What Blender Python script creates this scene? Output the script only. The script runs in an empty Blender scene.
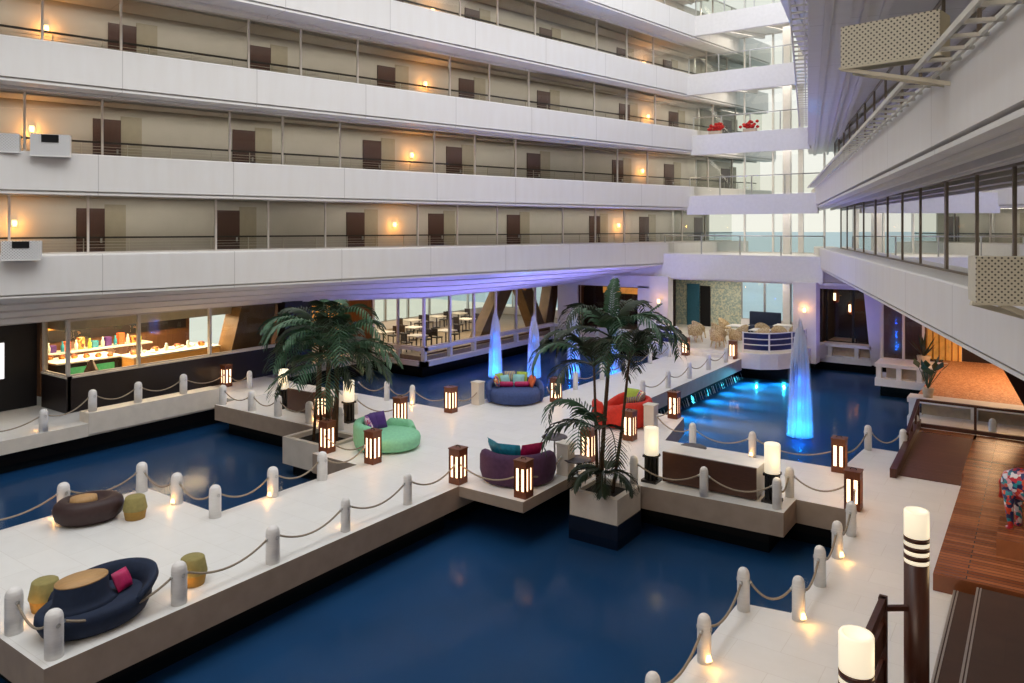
import bpy, math, random
from mathutils import Vector, Matrix
random.seed(7)
PI = math.pi
S = bpy.context.scene
COL = S.collection
S.view_settings.view_transform = 'Standard'
S.view_settings.look = 'None'
S.view_settings.gamma = 1.0
S.view_settings.use_curve_mapping = False
S.view_settings.exposure = -0.12
S.cycles.use_denoising = True
S.cycles.max_bounces = 8
S.cycles.transparent_max_bounces = 16
S.cycles.caustics_reflective = False
S.cycles.caustics_refractive = False
S.cycles.sample_clamp_indirect = 4.0

# ------------------------------------------------------------------ materials
def lin(h):
    h = h.lstrip('#'); r = [int(h[i:i+2], 16) / 255 for i in (0, 2, 4)]
    return tuple((c / 12.92 if c <= .04045 else ((c + .055) / 1.055) ** 2.4) for c in r) + (1,)
def new(name):
    m = bpy.data.materials.new(name); m.use_nodes = True
    nt = m.node_tree; b = nt.nodes['Principled BSDF']
    return m, nt, b
def pm(name, col, rough=.6, var=.12, scale=6, bump=0, metal=0, emit=0, ecol=None, spec=None, stretch=None):
    m, nt, b = new(name)
    c = lin(col)
    b.inputs['Roughness'].default_value = rough
    b.inputs['Metallic'].default_value = metal
    if spec is not None: b.inputs['Specular IOR Level'].default_value = spec
    b.inputs['Base Color'].default_value = c
    if var or bump:
        tc = nt.nodes.new('ShaderNodeTexCoord'); n = nt.nodes.new('ShaderNodeTexNoise')
        n.inputs['Scale'].default_value = scale; n.inputs['Detail'].default_value = 5
        v = tc.outputs['Object']
        if stretch:
            mp = nt.nodes.new('ShaderNodeMapping'); mp.inputs['Scale'].default_value = stretch
            nt.links.new(v, mp.inputs['Vector']); v = mp.outputs['Vector']
        nt.links.new(v, n.inputs['Vector'])
        if var:
            r = nt.nodes.new('ShaderNodeValToRGB')
            r.color_ramp.elements[0].position = .3; r.color_ramp.elements[1].position = .7
            r.color_ramp.elements[0].color = tuple(x * (1 - var) for x in c[:3]) + (1,)
            r.color_ramp.elements[1].color = tuple(min(1, x * (1 + var)) for x in c[:3]) + (1,)
            nt.links.new(n.outputs['Fac'], r.inputs['Fac']); nt.links.new(r.outputs['Color'], b.inputs['Base Color'])
        if bump:
            bp = nt.nodes.new('ShaderNodeBump'); bp.inputs['Strength'].default_value = bump; bp.inputs['Distance'].default_value = .02
            nt.links.new(n.outputs['Fac'], bp.inputs['Height']); nt.links.new(bp.outputs['Normal'], b.inputs['Normal'])
    if emit:
        b.inputs['Emission Color'].default_value = lin(ecol or col); b.inputs['Emission Strength'].default_value = emit
    return m
def brick(name, c1, c2, cm, bw, rh, mortar, rough, bump=.1, noise=.08, off=.5, rot=0):
    m, nt, b = new(name)
    tc = nt.nodes.new('ShaderNodeTexCoord'); br = nt.nodes.new('ShaderNodeTexBrick')
    mp = nt.nodes.new('ShaderNodeMapping'); mp.inputs['Rotation'].default_value = (0, 0, rot)
    nt.links.new(tc.outputs['Object'], mp.inputs['Vector']); nt.links.new(mp.outputs['Vector'], br.inputs['Vector'])
    br.inputs['Color1'].default_value = lin(c1); br.inputs['Color2'].default_value = lin(c2); br.inputs['Mortar'].default_value = lin(cm)
    br.inputs['Scale'].default_value = 1; br.inputs['Mortar Size'].default_value = mortar
    br.inputs['Brick Width'].default_value = bw; br.inputs['Row Height'].default_value = rh; br.offset = off
    n = nt.nodes.new('ShaderNodeTexNoise'); n.inputs['Scale'].default_value = 2.5; n.inputs['Detail'].default_value = 8
    n.inputs['Roughness'].default_value = .65
    nt.links.new(mp.outputs['Vector'], n.inputs['Vector'])
    mx = nt.nodes.new('ShaderNodeMix'); mx.data_type = 'RGBA'; mx.blend_type = 'OVERLAY'; mx.inputs[0].default_value = noise
    nt.links.new(br.outputs['Color'], mx.inputs[6]); nt.links.new(n.outputs['Fac'], mx.inputs[7])
    nt.links.new(mx.outputs[2], b.inputs['Base Color'])
    b.inputs['Roughness'].default_value = rough
    if bump:
        bp = nt.nodes.new('ShaderNodeBump'); bp.inputs['Strength'].default_value = bump; bp.inputs['Distance'].default_value = .01; bp.invert = True
        nt.links.new(br.outputs['Fac'], bp.inputs['Height']); nt.links.new(bp.outputs['Normal'], b.inputs['Normal'])
    return m
def glass(name, tint='#f2f7f4', boost=1.0, rough=0.0):
    m = bpy.data.materials.new(name); m.use_nodes = True; nt = m.node_tree; nt.nodes.clear()
    o = nt.nodes.new('ShaderNodeOutputMaterial'); t = nt.nodes.new('ShaderNodeBsdfTransparent'); g = nt.nodes.new('ShaderNodeBsdfGlossy')
    f = nt.nodes.new('ShaderNodeFresnel'); f.inputs['IOR'].default_value = 1.45
    ml = nt.nodes.new('ShaderNodeMath'); ml.operation = 'MULTIPLY'; ml.inputs[1].default_value = boost; ml.use_clamp = True
    x = nt.nodes.new('ShaderNodeMixShader')
    t.inputs['Color'].default_value = lin(tint); g.inputs['Roughness'].default_value = rough
    nt.links.new(f.outputs[0], ml.inputs[0]); nt.links.new(ml.outputs[0], x.inputs[0]); nt.links.new(t.outputs[0], x.inputs[1]); nt.links.new(g.outputs[0], x.inputs[2])
    nt.links.new(x.outputs[0], o.inputs['Surface'])
    return m
def water_mat():
    m = bpy.data.materials.new('pool water'); m.use_nodes = True; nt = m.node_tree; nt.nodes.clear()
    o = nt.nodes.new('ShaderNodeOutputMaterial'); t = nt.nodes.new('ShaderNodeBsdfTransparent'); g = nt.nodes.new('ShaderNodeBsdfGlossy')
    f = nt.nodes.new('ShaderNodeFresnel'); f.inputs['IOR'].default_value = 1.16; x = nt.nodes.new('ShaderNodeMixShader')
    t.inputs['Color'].default_value = (.72, .88, .97, 1); g.inputs['Roughness'].default_value = .12
    tc = nt.nodes.new('ShaderNodeTexCoord'); n = nt.nodes.new('ShaderNodeTexNoise'); n.inputs['Scale'].default_value = 1.2; n.inputs['Detail'].default_value = 3
    bp = nt.nodes.new('ShaderNodeBump'); bp.inputs['Strength'].default_value = .12; bp.inputs['Distance'].default_value = .03
    nt.links.new(tc.outputs['Object'], n.inputs['Vector']); nt.links.new(n.outputs['Fac'], bp.inputs['Height'])
    nt.links.new(bp.outputs['Normal'], g.inputs['Normal'])
    ml = nt.nodes.new('ShaderNodeMath'); ml.operation = 'MULTIPLY'; ml.inputs[1].default_value = .5; nt.links.new(f.outputs[0], ml.inputs[0])
    nt.links.new(ml.outputs[0], x.inputs[0]); nt.links.new(t.outputs[0], x.inputs[1]); nt.links.new(g.outputs[0], x.inputs[2])
    nt.links.new(x.outputs[0], o.inputs['Surface'])
    return m
def mist_mat(name, dens):
    m = bpy.data.materials.new(name); m.use_nodes = True; nt = m.node_tree; nt.nodes.clear()
    o = nt.nodes.new('ShaderNodeOutputMaterial'); v = nt.nodes.new('ShaderNodeVolumeScatter')
    v.inputs['Color'].default_value = (.97, .98, 1, 1); v.inputs['Density'].default_value = dens
    nt.links.new(v.outputs[0], o.inputs['Volume'])
    return m
def spray_mat():
    m = bpy.data.materials.new('water spray'); m.use_nodes = True; nt = m.node_tree; nt.nodes.clear()
    o = nt.nodes.new('ShaderNodeOutputMaterial'); t = nt.nodes.new('ShaderNodeBsdfTransparent'); d = nt.nodes.new('ShaderNodeBsdfDiffuse'); l = nt.nodes.new('ShaderNodeBsdfTranslucent')
    d.inputs['Color'].default_value = l.inputs['Color'].default_value = (.95, .96, 1, 1)
    a = nt.nodes.new('ShaderNodeMixShader'); x = nt.nodes.new('ShaderNodeMixShader'); x.inputs[0].default_value = .5
    nt.links.new(d.outputs[0], a.inputs[1]); nt.links.new(l.outputs[0], a.inputs[2]); nt.links.new(t.outputs[0], x.inputs[1]); nt.links.new(a.outputs[0], x.inputs[2]); nt.links.new(x.outputs[0], o.inputs['Surface'])
    return m
def pattern(name, cols, scale=7, kind='V', rough=.8):
    m, nt, b = new(name)
    tc = nt.nodes.new('ShaderNodeTexCoord')
    r = nt.nodes.new('ShaderNodeValToRGB'); r.color_ramp.interpolation = 'CONSTANT'
    if kind == 'V':
        t = nt.nodes.new('ShaderNodeTexVoronoi'); t.inputs['Scale'].default_value = scale
        sp = nt.nodes.new('ShaderNodeSeparateColor'); nt.links.new(t.outputs['Color'], sp.inputs[0]); src = sp.outputs[0]
    else:
        t = nt.nodes.new('ShaderNodeTexWave'); t.inputs['Scale'].default_value = scale; t.inputs['Distortion'].default_value = 1.5; src = t.outputs['Fac']
    nt.links.new(tc.outputs['Object'], t.inputs['Vector'])
    e = r.color_ramp.elements
    while len(e) < len(cols): e.new(0.5)
    for i, c in enumerate(cols): e[i].position = i / len(cols); e[i].color = lin(c)
    nt.links.new(src, r.inputs['Fac']); nt.links.new(r.outputs['Color'], b.inputs['Base Color'])
    b.inputs['Roughness'].default_value = rough
    return m
def fascia_mat():
    m, nt, b = new('white fascia panels')
    tc = nt.nodes.new('ShaderNodeTexCoord'); sx = nt.nodes.new('ShaderNodeSeparateXYZ'); nt.links.new(tc.outputs['Object'], sx.inputs[0])
    def math_(op, a, v):
        n = nt.nodes.new('ShaderNodeMath'); n.operation = op; nt.links.new(a, n.inputs[0]); n.inputs[1].default_value = v; return n.outputs[0]
    fr = math_('FRACT', math_('MULTIPLY', sx.outputs[0], 1 / 4.3), 0)
    ln = math_('LESS_THAN', fr, .006)
    n = nt.nodes.new('ShaderNodeTexNoise'); n.inputs['Scale'].default_value = 1.1; n.inputs['Detail'].default_value = 7
    mp = nt.nodes.new('ShaderNodeMapping'); mp.inputs['Scale'].default_value = (3, 1, .45)
    nt.links.new(tc.outputs['Object'], mp.inputs[0]); nt.links.new(mp.outputs[0], n.inputs['Vector'])
    r = nt.nodes.new('ShaderNodeValToRGB'); r.color_ramp.elements[0].position = .35; r.color_ramp.elements[1].position = .65
    r.color_ramp.elements[0].color = lin('#e3e0dd'); r.color_ramp.elements[1].color = lin('#e6e4e2')
    nt.links.new(n.outputs['Fac'], r.inputs['Fac'])
    mx = nt.nodes.new('ShaderNodeMix'); mx.data_type = 'RGBA'; nt.links.new(ln, mx.inputs[0]); nt.links.new(r.outputs[0], mx.inputs[6]); mx.inputs[7].default_value = lin('#c4c0bd')
    nt.links.new(mx.outputs[2], b.inputs['Base Color']); b.inputs['Roughness'].default_value = .55
    return m
def perforated(name, col, hole, pitch):
    m, nt, b = new(name)
    tc = nt.nodes.new('ShaderNodeTexCoord'); t = nt.nodes.new('ShaderNodeTexVoronoi'); t.inputs['Scale'].default_value = 1 / pitch; t.inputs['Randomness'].default_value = 0
    mp = nt.nodes.new('ShaderNodeMapping'); mp.inputs['Rotation'].default_value = (0, PI / 4, 0); mp.inputs['Scale'].default_value = (1, 0, 1)
    nt.links.new(tc.outputs['Object'], mp.inputs[0]); nt.links.new(mp.outputs[0], t.inputs['Vector'])
    l = nt.nodes.new('ShaderNodeMath'); l.operation = 'LESS_THAN'; l.inputs[1].default_value = .24; nt.links.new(t.outputs['Distance'], l.inputs[0])
    mx = nt.nodes.new('ShaderNodeMix'); mx.data_type = 'RGBA'; nt.links.new(l.outputs[0], mx.inputs[0]); mx.inputs[6].default_value = lin(col); mx.inputs[7].default_value = lin(hole)
    nt.links.new(mx.outputs[2], b.inputs['Base Color']); b.inputs['Roughness'].default_value = .5
    return m

M = dict(
    deck=brick('marble paving', '#e1e0dd', '#e5e4e1', '#d6d3ce', 1.3, .65, .005, .38, .03, .2),
    edge=pm('shade toned stone edge', '#a59484', .6, .08, 3, .1), stone=pm('cut stone edge', '#d8d0c4', .6, .06, 3, .1),  # edge: slab stone browned, the shade on the sides painted into its colour
    quay=brick('warm marble paving', '#ded8cc', '#e8e3d8', '#cfc8bc', .62, .62, .005, .36, .03, .2),
    bollard=pm('white cast stone', '#e6e4e2', .6, .05, 9, .3, stretch=(.6, .6, 6)),
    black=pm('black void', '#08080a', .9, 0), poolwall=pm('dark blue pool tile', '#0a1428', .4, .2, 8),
    pool=pm('blue painted pool floor', '#003b62', .8, .12, .6), water=water_mat(),
    fascia=fascia_mat(), soffit=pm('soffit boards', '#e4e0dd', .6, .04, 2), lip=pm('fascia lip', '#d6d2ce', .5, .03, 2), groove=pm('shadow gap', '#3a3a3e', .8, 0),
    corr=pm('corridor wall paint', '#c0bab0', .7, .04, 1.2), corrfloor=pm('corridor carpet', '#6b5a48', .95, .2, 12), ceil=pm('corridor ceiling', '#cbc4b2', .8, .03, 2),
    door=pm('dark wood door', '#4a3028', .45, .15, 4, stretch=(8, 8, .6)), dframe=pm('door recess panel', '#a49b88', .6, .05), steel=pm('brushed steel', '#c4c4c2', .35, .05, 20, metal=.9),
    mull=pm('pale painted mullion', '#d4cec6', .45, .04), bronze=pm('bronze mullion', '#857a6c', .4, .08, metal=.3), rail=pm('dark handrail', '#2e2823', .4, .1), wire=pm('rail wires', '#cfcabb', .4, 0),
    glass=glass('corridor glass', '#e6e8e2', 1.1), glassR=glass('reflective corridor glass', '#dfe6e6', 6.0), shopglass=glass('shop glass', '#f4f4ee', 1.0),
    white=pm('white paint', '#e8e6e4', .5, .03), pier=pm('white pier plaster', '#dedad8', .6, .04, 2),
    lwood=pm('lantern wood', '#6e3d22', .45, .2, 10, stretch=(6, 6, 1)), lglow=pm('lantern diffuser', '#fff0d8', .5, 0, emit=3.2, ecol='#ffd9ae'),
    dglow=pm('drum lamp shade', '#fff2d2', .5, 0, emit=.72, ecol='#fff0d4'), blackmetal=pm('black metal', '#15110f', .4, .1),
    bulb=pm('warm bulb', '#ffe2b0', .5, 0, emit=3.5, ecol='#ffcf90'),
    rope=pm('tan rope', '#9a8c7a', .85, .25, 60, .4), ropegrey=pm('weathered rope', '#6e675c', .85, .25, 60, .4),
    wood=brick('polished deck boards', '#7c4528', '#ac6c42', '#3a1e10', 2.2, .13, .008, .25, .3, .3),
    rampwood=brick('dark ramp boards', '#5c3724', '#664030', '#351d12', 3.0, .115, .006, .42, .25, .3),
    polewood=pm('dark red wood', '#46200f', .35, .2, 6, stretch=(8, 8, .5)), tread=brick('dark stair carpet', '#422b20', '#452e22', '#3e281e', .9, .9, .004, .8, .02, .3),
    nosing=pm('steel nosing', '#b9b3aa', .35, .1, 40, metal=.7),
    barwood=pm('dark bar veneer', '#4b2f22', .4, .18, 5, stretch=(.8, .8, 8)), bartop=pm('marble top', '#e4e1dc', .35, .05, 3),
    dark=pm('dark plinth lacquer', '#1d1516', .35, .1), charcoal=pm('charcoal panel', '#141216', .5, .1),
    purple=pm('purple velvet', '#4a2c4c', .85, .15, 12), navy=pm('navy velvet', '#15233c', .85, .15, 12), bluef=pm('blue upholstery', '#3b4c7c', .85, .12, 12),
    greenf=pm('mint green upholstery', '#8acba2', .85, .08, 12), redf=pm('red upholstery', '#c8301f', .8, .12, 12), maroon=pm('maroon leather', '#35201f', .55, .12, 12), tan=pm('tan wood top', '#b8905e', .5, .12, 8, stretch=(1, 8, 1)),
    olive=pm('olive upholstery', '#928752', .85, .1, 14), yellow=pm('ochre upholstery', '#a6823f', .85, .1, 14), limef=pm('lime upholstery', '#a4b84a', .85, .1, 14),
    teal=pm('teal silk', '#177f9a', .5, .25, 9), magenta=pm('magenta silk', '#b01658', .5, .2, 9), orange=pm('orange silk', '#d8663a', .55, .2, 9), violet=pm('violet silk', '#4a2a78', .55, .2, 9), aqua=pm('pale aqua cotton', '#8fc3c4', .8, .1, 9),
    pat1=pattern('patchwork cotton', ['#c8405a', '#e8d8b0', '#2f6f8f', '#d88a3a', '#57305f'], 14), pat2=pattern('floral cotton', ['#6a3f90', '#e0a0b8', '#d8d0e0', '#b8486a'], 16), pat3=pattern('striped cotton', ['#5c4a80', '#c8c0c8', '#38506a', '#d0c060'], 5, 'W'),
    leaf=pm('palm leaflets', '#34553a', .5, .35, 4), leafd=pm('dark palm leaflets', '#24321c', .5, .35, 4), leafy=pm('pale palm leaflets', '#48664a', .5, .3, 4), trunk=pm('palm trunk', '#4d3a28', .9, .3, 14, .6), soil=pm('dark soil', '#1b140e', 1, .4, 20, .6),
    tabletop=pm('dark mosaic table top', '#3c3438', .5, .3, 30), blueguard=pm('deep blue guard panel', '#1a2358', .4, .1),
    wicker=pattern('wicker weave', ['#cdb48a', '#a88a5c', '#e0cfa8'], 40, 'V', .7), mosaic=pattern('orange mosaic floor', ['#b4794e', '#c89168', '#a2683f', '#be855a', '#d2a27a'], 20, 'V', .5),
    gold=pm('gold slats', '#c88a3c', .35, .25, 4, metal=.35), glowgold=pm('backlit amber panel', '#d8a050', .5, .3, 3, emit=.55, ecol='#e09a48'),
    shell=pattern('shell pattern wall', ['#a9b4a6', '#98a69c', '#bcc2ae', '#8fa098', '#c6c6ac'], 12), tealdoor=pm('teal door', '#2f6478', .5, .08), brown=pm('brown cladding', '#5a3d28', .55, .2, 3, stretch=(5, 5, .5)), slant=pm('bronzed slanted column', '#6f5432', .45, .25, 2), walnut=pm('dark slanted wall', '#31160f', .4, .15, 4),
    resfloor=pm('timber floor', '#8a7a66', .5, .15, 5), tablecl=pm('white tablecloth', '#dedcd6', .7, .03), chairdk=pm('dark dining chair', '#2c2420', .5, .15), screen=pm('lit white panel', '#ffffff', .5, 0, emit=1.1, ecol='#f4f2f6'),
    green=pm('green display light', '#4fae74', .5, .2, 8, emit=.25, ecol='#4fbf7a'), amberwood=pm('lit oak counter front', '#c58a40', .5, .2, 3, stretch=(1, 1, 8), emit=.18, ecol='#ffb050'),  # amberwood: oak given emission in place of the under-counter light falling on it
    perf=perforated('perforated cream steel', '#d6d0bc', '#4a453c', .052), perfw=perforated('perforated white steel', '#dcdcdc', '#8a8a8c', .06), cream=pm('cream painted steel', '#d4cdb8', .5, .05), ladder=pm('white cable ladder', '#d6d3c8', .5, .05),
    sea=pm('sea', '#7fb0c0', .3, .1, .05), lawn=pm('pale ground', '#f2f3e2', .9, .04, .05), redflower=pm('red blossoms', '#c8281c', .7, .3, 15), mosaicart=pattern('painted flowers', ['#1f2a6a', '#e8e4ea', '#c8243a', '#1f8a9a', '#e0a0b0', '#22305e', '#d84a2a'], 15, 'V', .35),
    darkroom=pm('dark room cladding', '#241510', .5, .2, 3), copper=pm('copper pendant', '#9a5a30', .4, .2, metal=.5), pot=pm('pale clay pot', '#c9b49a', .7, .1),
    food=pattern('pastries', ['#c88a3c', '#8a4a20', '#e8d8b0', '#5a2a1a', '#d8b060'], 9), jar=pm('glass jar', '#c8d8d0', .15, .1),
    mist=mist_mat('water mist', .7), spray=spray_mat(),
)
SMOOTH = 40

# ------------------------------------------------------------------ mesh builder
class MB:
    def __init__(s): s.v = []; s.f = []; s.mi = []; s.sm = []
    def face(s, ids, m=0, smooth=False): s.f.append(ids); s.mi.append(m); s.sm.append(smooth)
    def box(s, x0, x1, y0, y1, z0, z1, m=0, R=None):
        b = len(s.v)
        for z in (z0, z1):
            for x, y in ((x0, y0), (x1, y0), (x1, y1), (x0, y1)):
                p = Vector((x, y, z)); s.v.append(R @ p if R else p)
        for q in ((0, 3, 2, 1), (4, 5, 6, 7), (0, 1, 5, 4), (1, 2, 6, 5), (2, 3, 7, 6), (3, 0, 4, 7)): s.face([b + i for i in q], m)
        return s
    def prism(s, poly, z0, z1, m=0):
        b = len(s.v); n = len(poly)
        for z in (z0, z1):
            for p in poly: s.v.append(Vector((p[0], p[1], z)))
        s.face([b + i for i in range(n)][::-1], m); s.face([b + n + i for i in range(n)], m)
        for i in range(n): j = (i + 1) % n; s.face([b + i, b + j, b + n + j, b + n + i], m)
        return s
    def profile(s, pts, x0, x1, m=0):
        'polygon pts given as (y, z), extruded along x'
        b = len(s.v); n = len(pts)
        for x in (x0, x1):
            for p in pts: s.v.append(Vector((x, p[0], p[1])))
        s.face([b + i for i in range(n)], m); s.face([b + n + i for i in range(n)][::-1], m)
        for i in range(n): j = (i + 1) % n; s.face([b + j, b + i, b + n + i, b + n + j], m)
        return s
    def loft(s, rings, m=0, closed=True, caps=True, smooth=True):
        b = len(s.v); n = len(rings[0])
        for r in rings:
            for p in r: s.v.append(Vector(p))
        for k in range(len(rings) - 1):
            for i in range(n if closed else n - 1):
                j = (i + 1) % n
                s.face([b + k * n + i, b + k * n + j, b + (k + 1) * n + j, b + (k + 1) * n + i], m, smooth)
        if caps:
            s.face([b + i for i in range(n)][::-1], m); s.face([b + (len(rings) - 1) * n + i for i in range(n)], m)
        return s
    def lathe(s, prof, n=20, m=0, c=(0, 0, 0), smooth=True, sx=1, sy=1):
        rings = [[(c[0] + sx * r * math.cos(2 * PI * i / n), c[1] + sy * r * math.sin(2 * PI * i / n), c[2] + z) for i in range(n)] for r, z in prof]
        return s.loft(rings, m, smooth=smooth)
    def tube(s, pts, r, n=8, m=0, smooth=True, caps=True):
        pts = [Vector(p) for p in pts]; rings = []
        for i, p in enumerate(pts):
            t = (pts[min(i + 1, len(pts) - 1)] - pts[max(i - 1, 0)]).normalized()
            u = t.cross(Vector((0, 0, 1)));
            if u.length < .05: u = t.cross(Vector((0, 1, 0)))
            u.normalize(); w = u.cross(t); rr = r[i] if isinstance(r, (list, tuple)) else r
            rings.append([p + rr * (math.cos(2 * PI * k / n) * u + math.sin(2 * PI * k / n) * w) for k in range(n)])
        return s.loft(rings, m, smooth=smooth, caps=caps)
    def bar(s, p, q, w, h=None, m=0):
        p = Vector(p); q = Vector(q); t = (q - p).normalized(); h = h or w
        u = t.cross(Vector((0, 0, 1)))
        if u.length < .05: u = Vector((1, 0, 0))
        u.normalize(); v = u.cross(t)
        o = [(-w / 2, -h / 2), (w / 2, -h / 2), (w / 2, h / 2), (-w / 2, h / 2)]
        return s.loft([[e + a * u + b * v for a, b in o] for e in (p, q)], m, smooth=False)
    def quad(s, *p, m=0):
        b = len(s.v); s.v += [Vector(q) for q in p]; s.face(list(range(b, b + len(p))), m); return s
    def data(s, name, mats):
        me = bpy.data.meshes.new(name); me.from_pydata([tuple(p) for p in s.v], [], s.f)
        for m in (mats if isinstance(mats, (list, tuple)) else [mats]): me.materials.append(M[m] if isinstance(m, str) else m)
        me.polygons.foreach_set('material_index', s.mi); me.polygons.foreach_set('use_smooth', s.sm); me.update()
        return me
    def build(s, name, mats, parent=None, loc=(0, 0, 0), rz=0, bevel=0):
        o = bpy.data.objects.new(name, s.data(name, mats)); COL.objects.link(o); o.location = loc; o.rotation_euler = (0, 0, rz)
        if parent: o.parent = parent
        if bevel:
            b = o.modifiers.new('bevel', 'BEVEL'); b.width = bevel; b.segments = 2; b.limit_method = 'ANGLE'
        return o
def tag(o, label, cat, group=None, kind=None):
    o['label'] = label; o['category'] = cat
    if group: o['group'] = group
    if kind: o['kind'] = kind
    return o
def thing(name, label, cat, loc=(0, 0, 0), rz=0, group=None):
    o = bpy.data.objects.new(name, None); COL.objects.link(o); o.empty_display_size = .2; o.location = loc; o.rotation_euler = (0, 0, rz)
    return tag(o, label, cat, group)
def struct(o): o['kind'] = 'structure'; return o
def copy_tree(o, loc=None, rz=None, label=None, group=None, parent=None):
    c = o.copy(); COL.objects.link(c); c.parent = parent
    if loc is not None: c.location = loc
    if rz is not None: c.rotation_euler = (0, 0, rz)
    if label: c['label'] = label
    if group: c['group'] = group
    for ch in o.children: copy_tree(ch, parent=c)
    return c
def light(kind, loc, power, col='#ffffff', size=.1, rot=(0, 0, 0), parent=None, **kw):
    l = bpy.data.lights.new(kind.lower() + ' light', kind); l.energy = power; l.color = lin(col)[:3]
    if kind == 'AREA':
        l.shape = 'RECTANGLE'; l.size = size[0]; l.size_y = size[1]
    else: l.shadow_soft_size = size
    for k, v in kw.items(): setattr(l, k, v)
    o = bpy.data.objects.new(kind.lower() + '_light', l); COL.objects.link(o); o.location = loc; o.rotation_euler = rot
    if parent: o.parent = parent
    return o
ORD = ['first', 'second', 'third', 'fourth', 'fifth', 'sixth', 'seventh', 'eighth', 'ninth', 'tenth', 'eleventh', 'twelfth', 'thirteenth', 'fourteenth', 'fifteenth', 'sixteenth']

# ------------------------------------------------------------------ camera, world
cam = bpy.data.cameras.new('camera'); cam.sensor_width = 36; cam.lens = 759 / 1024 * 36; cam.shift_y = -113.5 / 1024; cam.clip_end = 6000; cam.clip_start = .1
co = bpy.data.objects.new('camera', cam); COL.objects.link(co); co.location = (0, 0, 6.4); co.rotation_euler = (PI / 2, 0, math.radians(35)); S.camera = co

w = bpy.data.worlds.new('overcast sky'); S.world = w; w.use_nodes = True; nt = w.node_tree
bg = nt.nodes['Background']; tc = nt.nodes.new('ShaderNodeTexCoord'); sp = nt.nodes.new('ShaderNodeSeparateXYZ'); r = nt.nodes.new('ShaderNodeValToRGB')
nt.links.new(tc.outputs['Generated'], sp.inputs[0]); nt.links.new(sp.outputs[2], r.inputs['Fac'])
r.color_ramp.elements[0].position = 0; r.color_ramp.elements[0].color = (.97, .97, .91, 1); r.color_ramp.elements[1].position = .5; r.color_ramp.elements[1].color = (.88, .94, 1, 1)
nt.links.new(r.outputs[0], bg.inputs[0]); bg.inputs[1].default_value = 1.15

# ------------------------------------------------------------------ pool, decks
WZ = -.9
struct(MB().box(-34, 6, -14, 46, -1.75, -1.12).build('pool_floor', 'pool'))
tag(MB().quad((-28, -14, WZ), (6, -14, WZ), (6, 44, WZ), (-28, 44, WZ)).build('water', 'water'), 'still dark blue pool water around the white walkways', 'water', kind='stuff')
T = .55
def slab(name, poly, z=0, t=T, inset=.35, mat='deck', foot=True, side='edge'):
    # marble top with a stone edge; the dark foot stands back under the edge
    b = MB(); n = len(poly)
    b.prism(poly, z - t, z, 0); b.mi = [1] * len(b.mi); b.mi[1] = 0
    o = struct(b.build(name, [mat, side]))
    if foot:
        f = MB()
        def off(p, d):
            q = []
            for i in range(n):
                a, c, e = (Vector(p[i - 1]), Vector(p[i]), Vector(p[(i + 1) % n]))
                u = (c - a).normalized(); v = (e - c).normalized()
                nu = Vector((-u.y, u.x)); nv = Vector((-v.y, v.x)); k = nu + nv
                k = k / max(.3, k.dot(nu)); q.append((c.x + k.x * d, c.y + k.y * d))
            return q
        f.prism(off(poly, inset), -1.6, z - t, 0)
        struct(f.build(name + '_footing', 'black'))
    return o
main = [(-18.1, 5.12), (-11.87, 5.12), (-11.87, 18.4), (-9.95, 18.4), (-9.95, 17.15), (-4.78, 17.45), (-4.78, 18.5), (-3.44, 18.5), (-3.44, 13.0), (-4.27, 12.85), (-4.27, -14), (6, -14), (6, 26.2), (-3.3, 26.2),
        (-3.34, 24.1), (-4.25, 24.1), (-4.4, 21.55), (-9.35, 21.4), (-9.95, 24.35), (-12.1, 24.35), (-12.1, 36.9), (-15.45, 36.9), (-15.45, 24.1), (-17.1, 24.1), (-17.1, 20.65), (-24.6, 20.65), (-24.6, 16.35), (-17.0, 16.35), (-17.0, 14.4), (-15.2, 14.4), (-15.2, 10.15), (-18.1, 10.15)]
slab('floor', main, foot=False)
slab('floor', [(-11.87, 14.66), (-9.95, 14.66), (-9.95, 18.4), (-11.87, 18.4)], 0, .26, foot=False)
struct(MB().box(-11.85, -11.2, 15.4, 16.6, -.55, -.27).box(-11.85, -10.9, 17.2, 17.7, -.5, -.27).build('floor_bracket', 'stone'))
# dark footings under the deck, standing back from its edge
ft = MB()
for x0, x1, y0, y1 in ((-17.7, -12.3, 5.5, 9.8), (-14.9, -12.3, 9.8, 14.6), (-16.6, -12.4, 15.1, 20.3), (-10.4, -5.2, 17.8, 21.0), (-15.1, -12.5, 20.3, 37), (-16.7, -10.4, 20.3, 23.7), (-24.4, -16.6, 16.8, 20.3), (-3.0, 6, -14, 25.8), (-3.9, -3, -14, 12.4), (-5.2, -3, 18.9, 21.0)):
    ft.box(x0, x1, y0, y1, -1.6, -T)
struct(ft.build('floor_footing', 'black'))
b = MB().box(-33, -25.6, -14, 12.4, -.42, 0); b.mi = [1] * 6; b.mi[1] = 0; struct(b.build('floor', ['deck', 'stone']))
b = MB().box(-33, -25.62, 12.4, 20.7, -.42, 0).box(-33, -28.2, 20.7, 28.2, -.42, 0); b.mi = [1] * 12; b.mi[1] = b.mi[7] = 0; struct(b.build('floor', ['deck', 'stone']))
struct(MB().box(-26.2, -25.58, 12.4, 17.25, -.36, .33).build('floor_kerb', 'stone'))
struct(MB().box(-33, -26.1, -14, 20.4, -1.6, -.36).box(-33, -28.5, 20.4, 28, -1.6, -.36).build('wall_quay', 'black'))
struct(MB().box(-25.62, -24.5, 17.2, 20.4, -.4, .02).build('floor', 'deck'))

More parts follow.
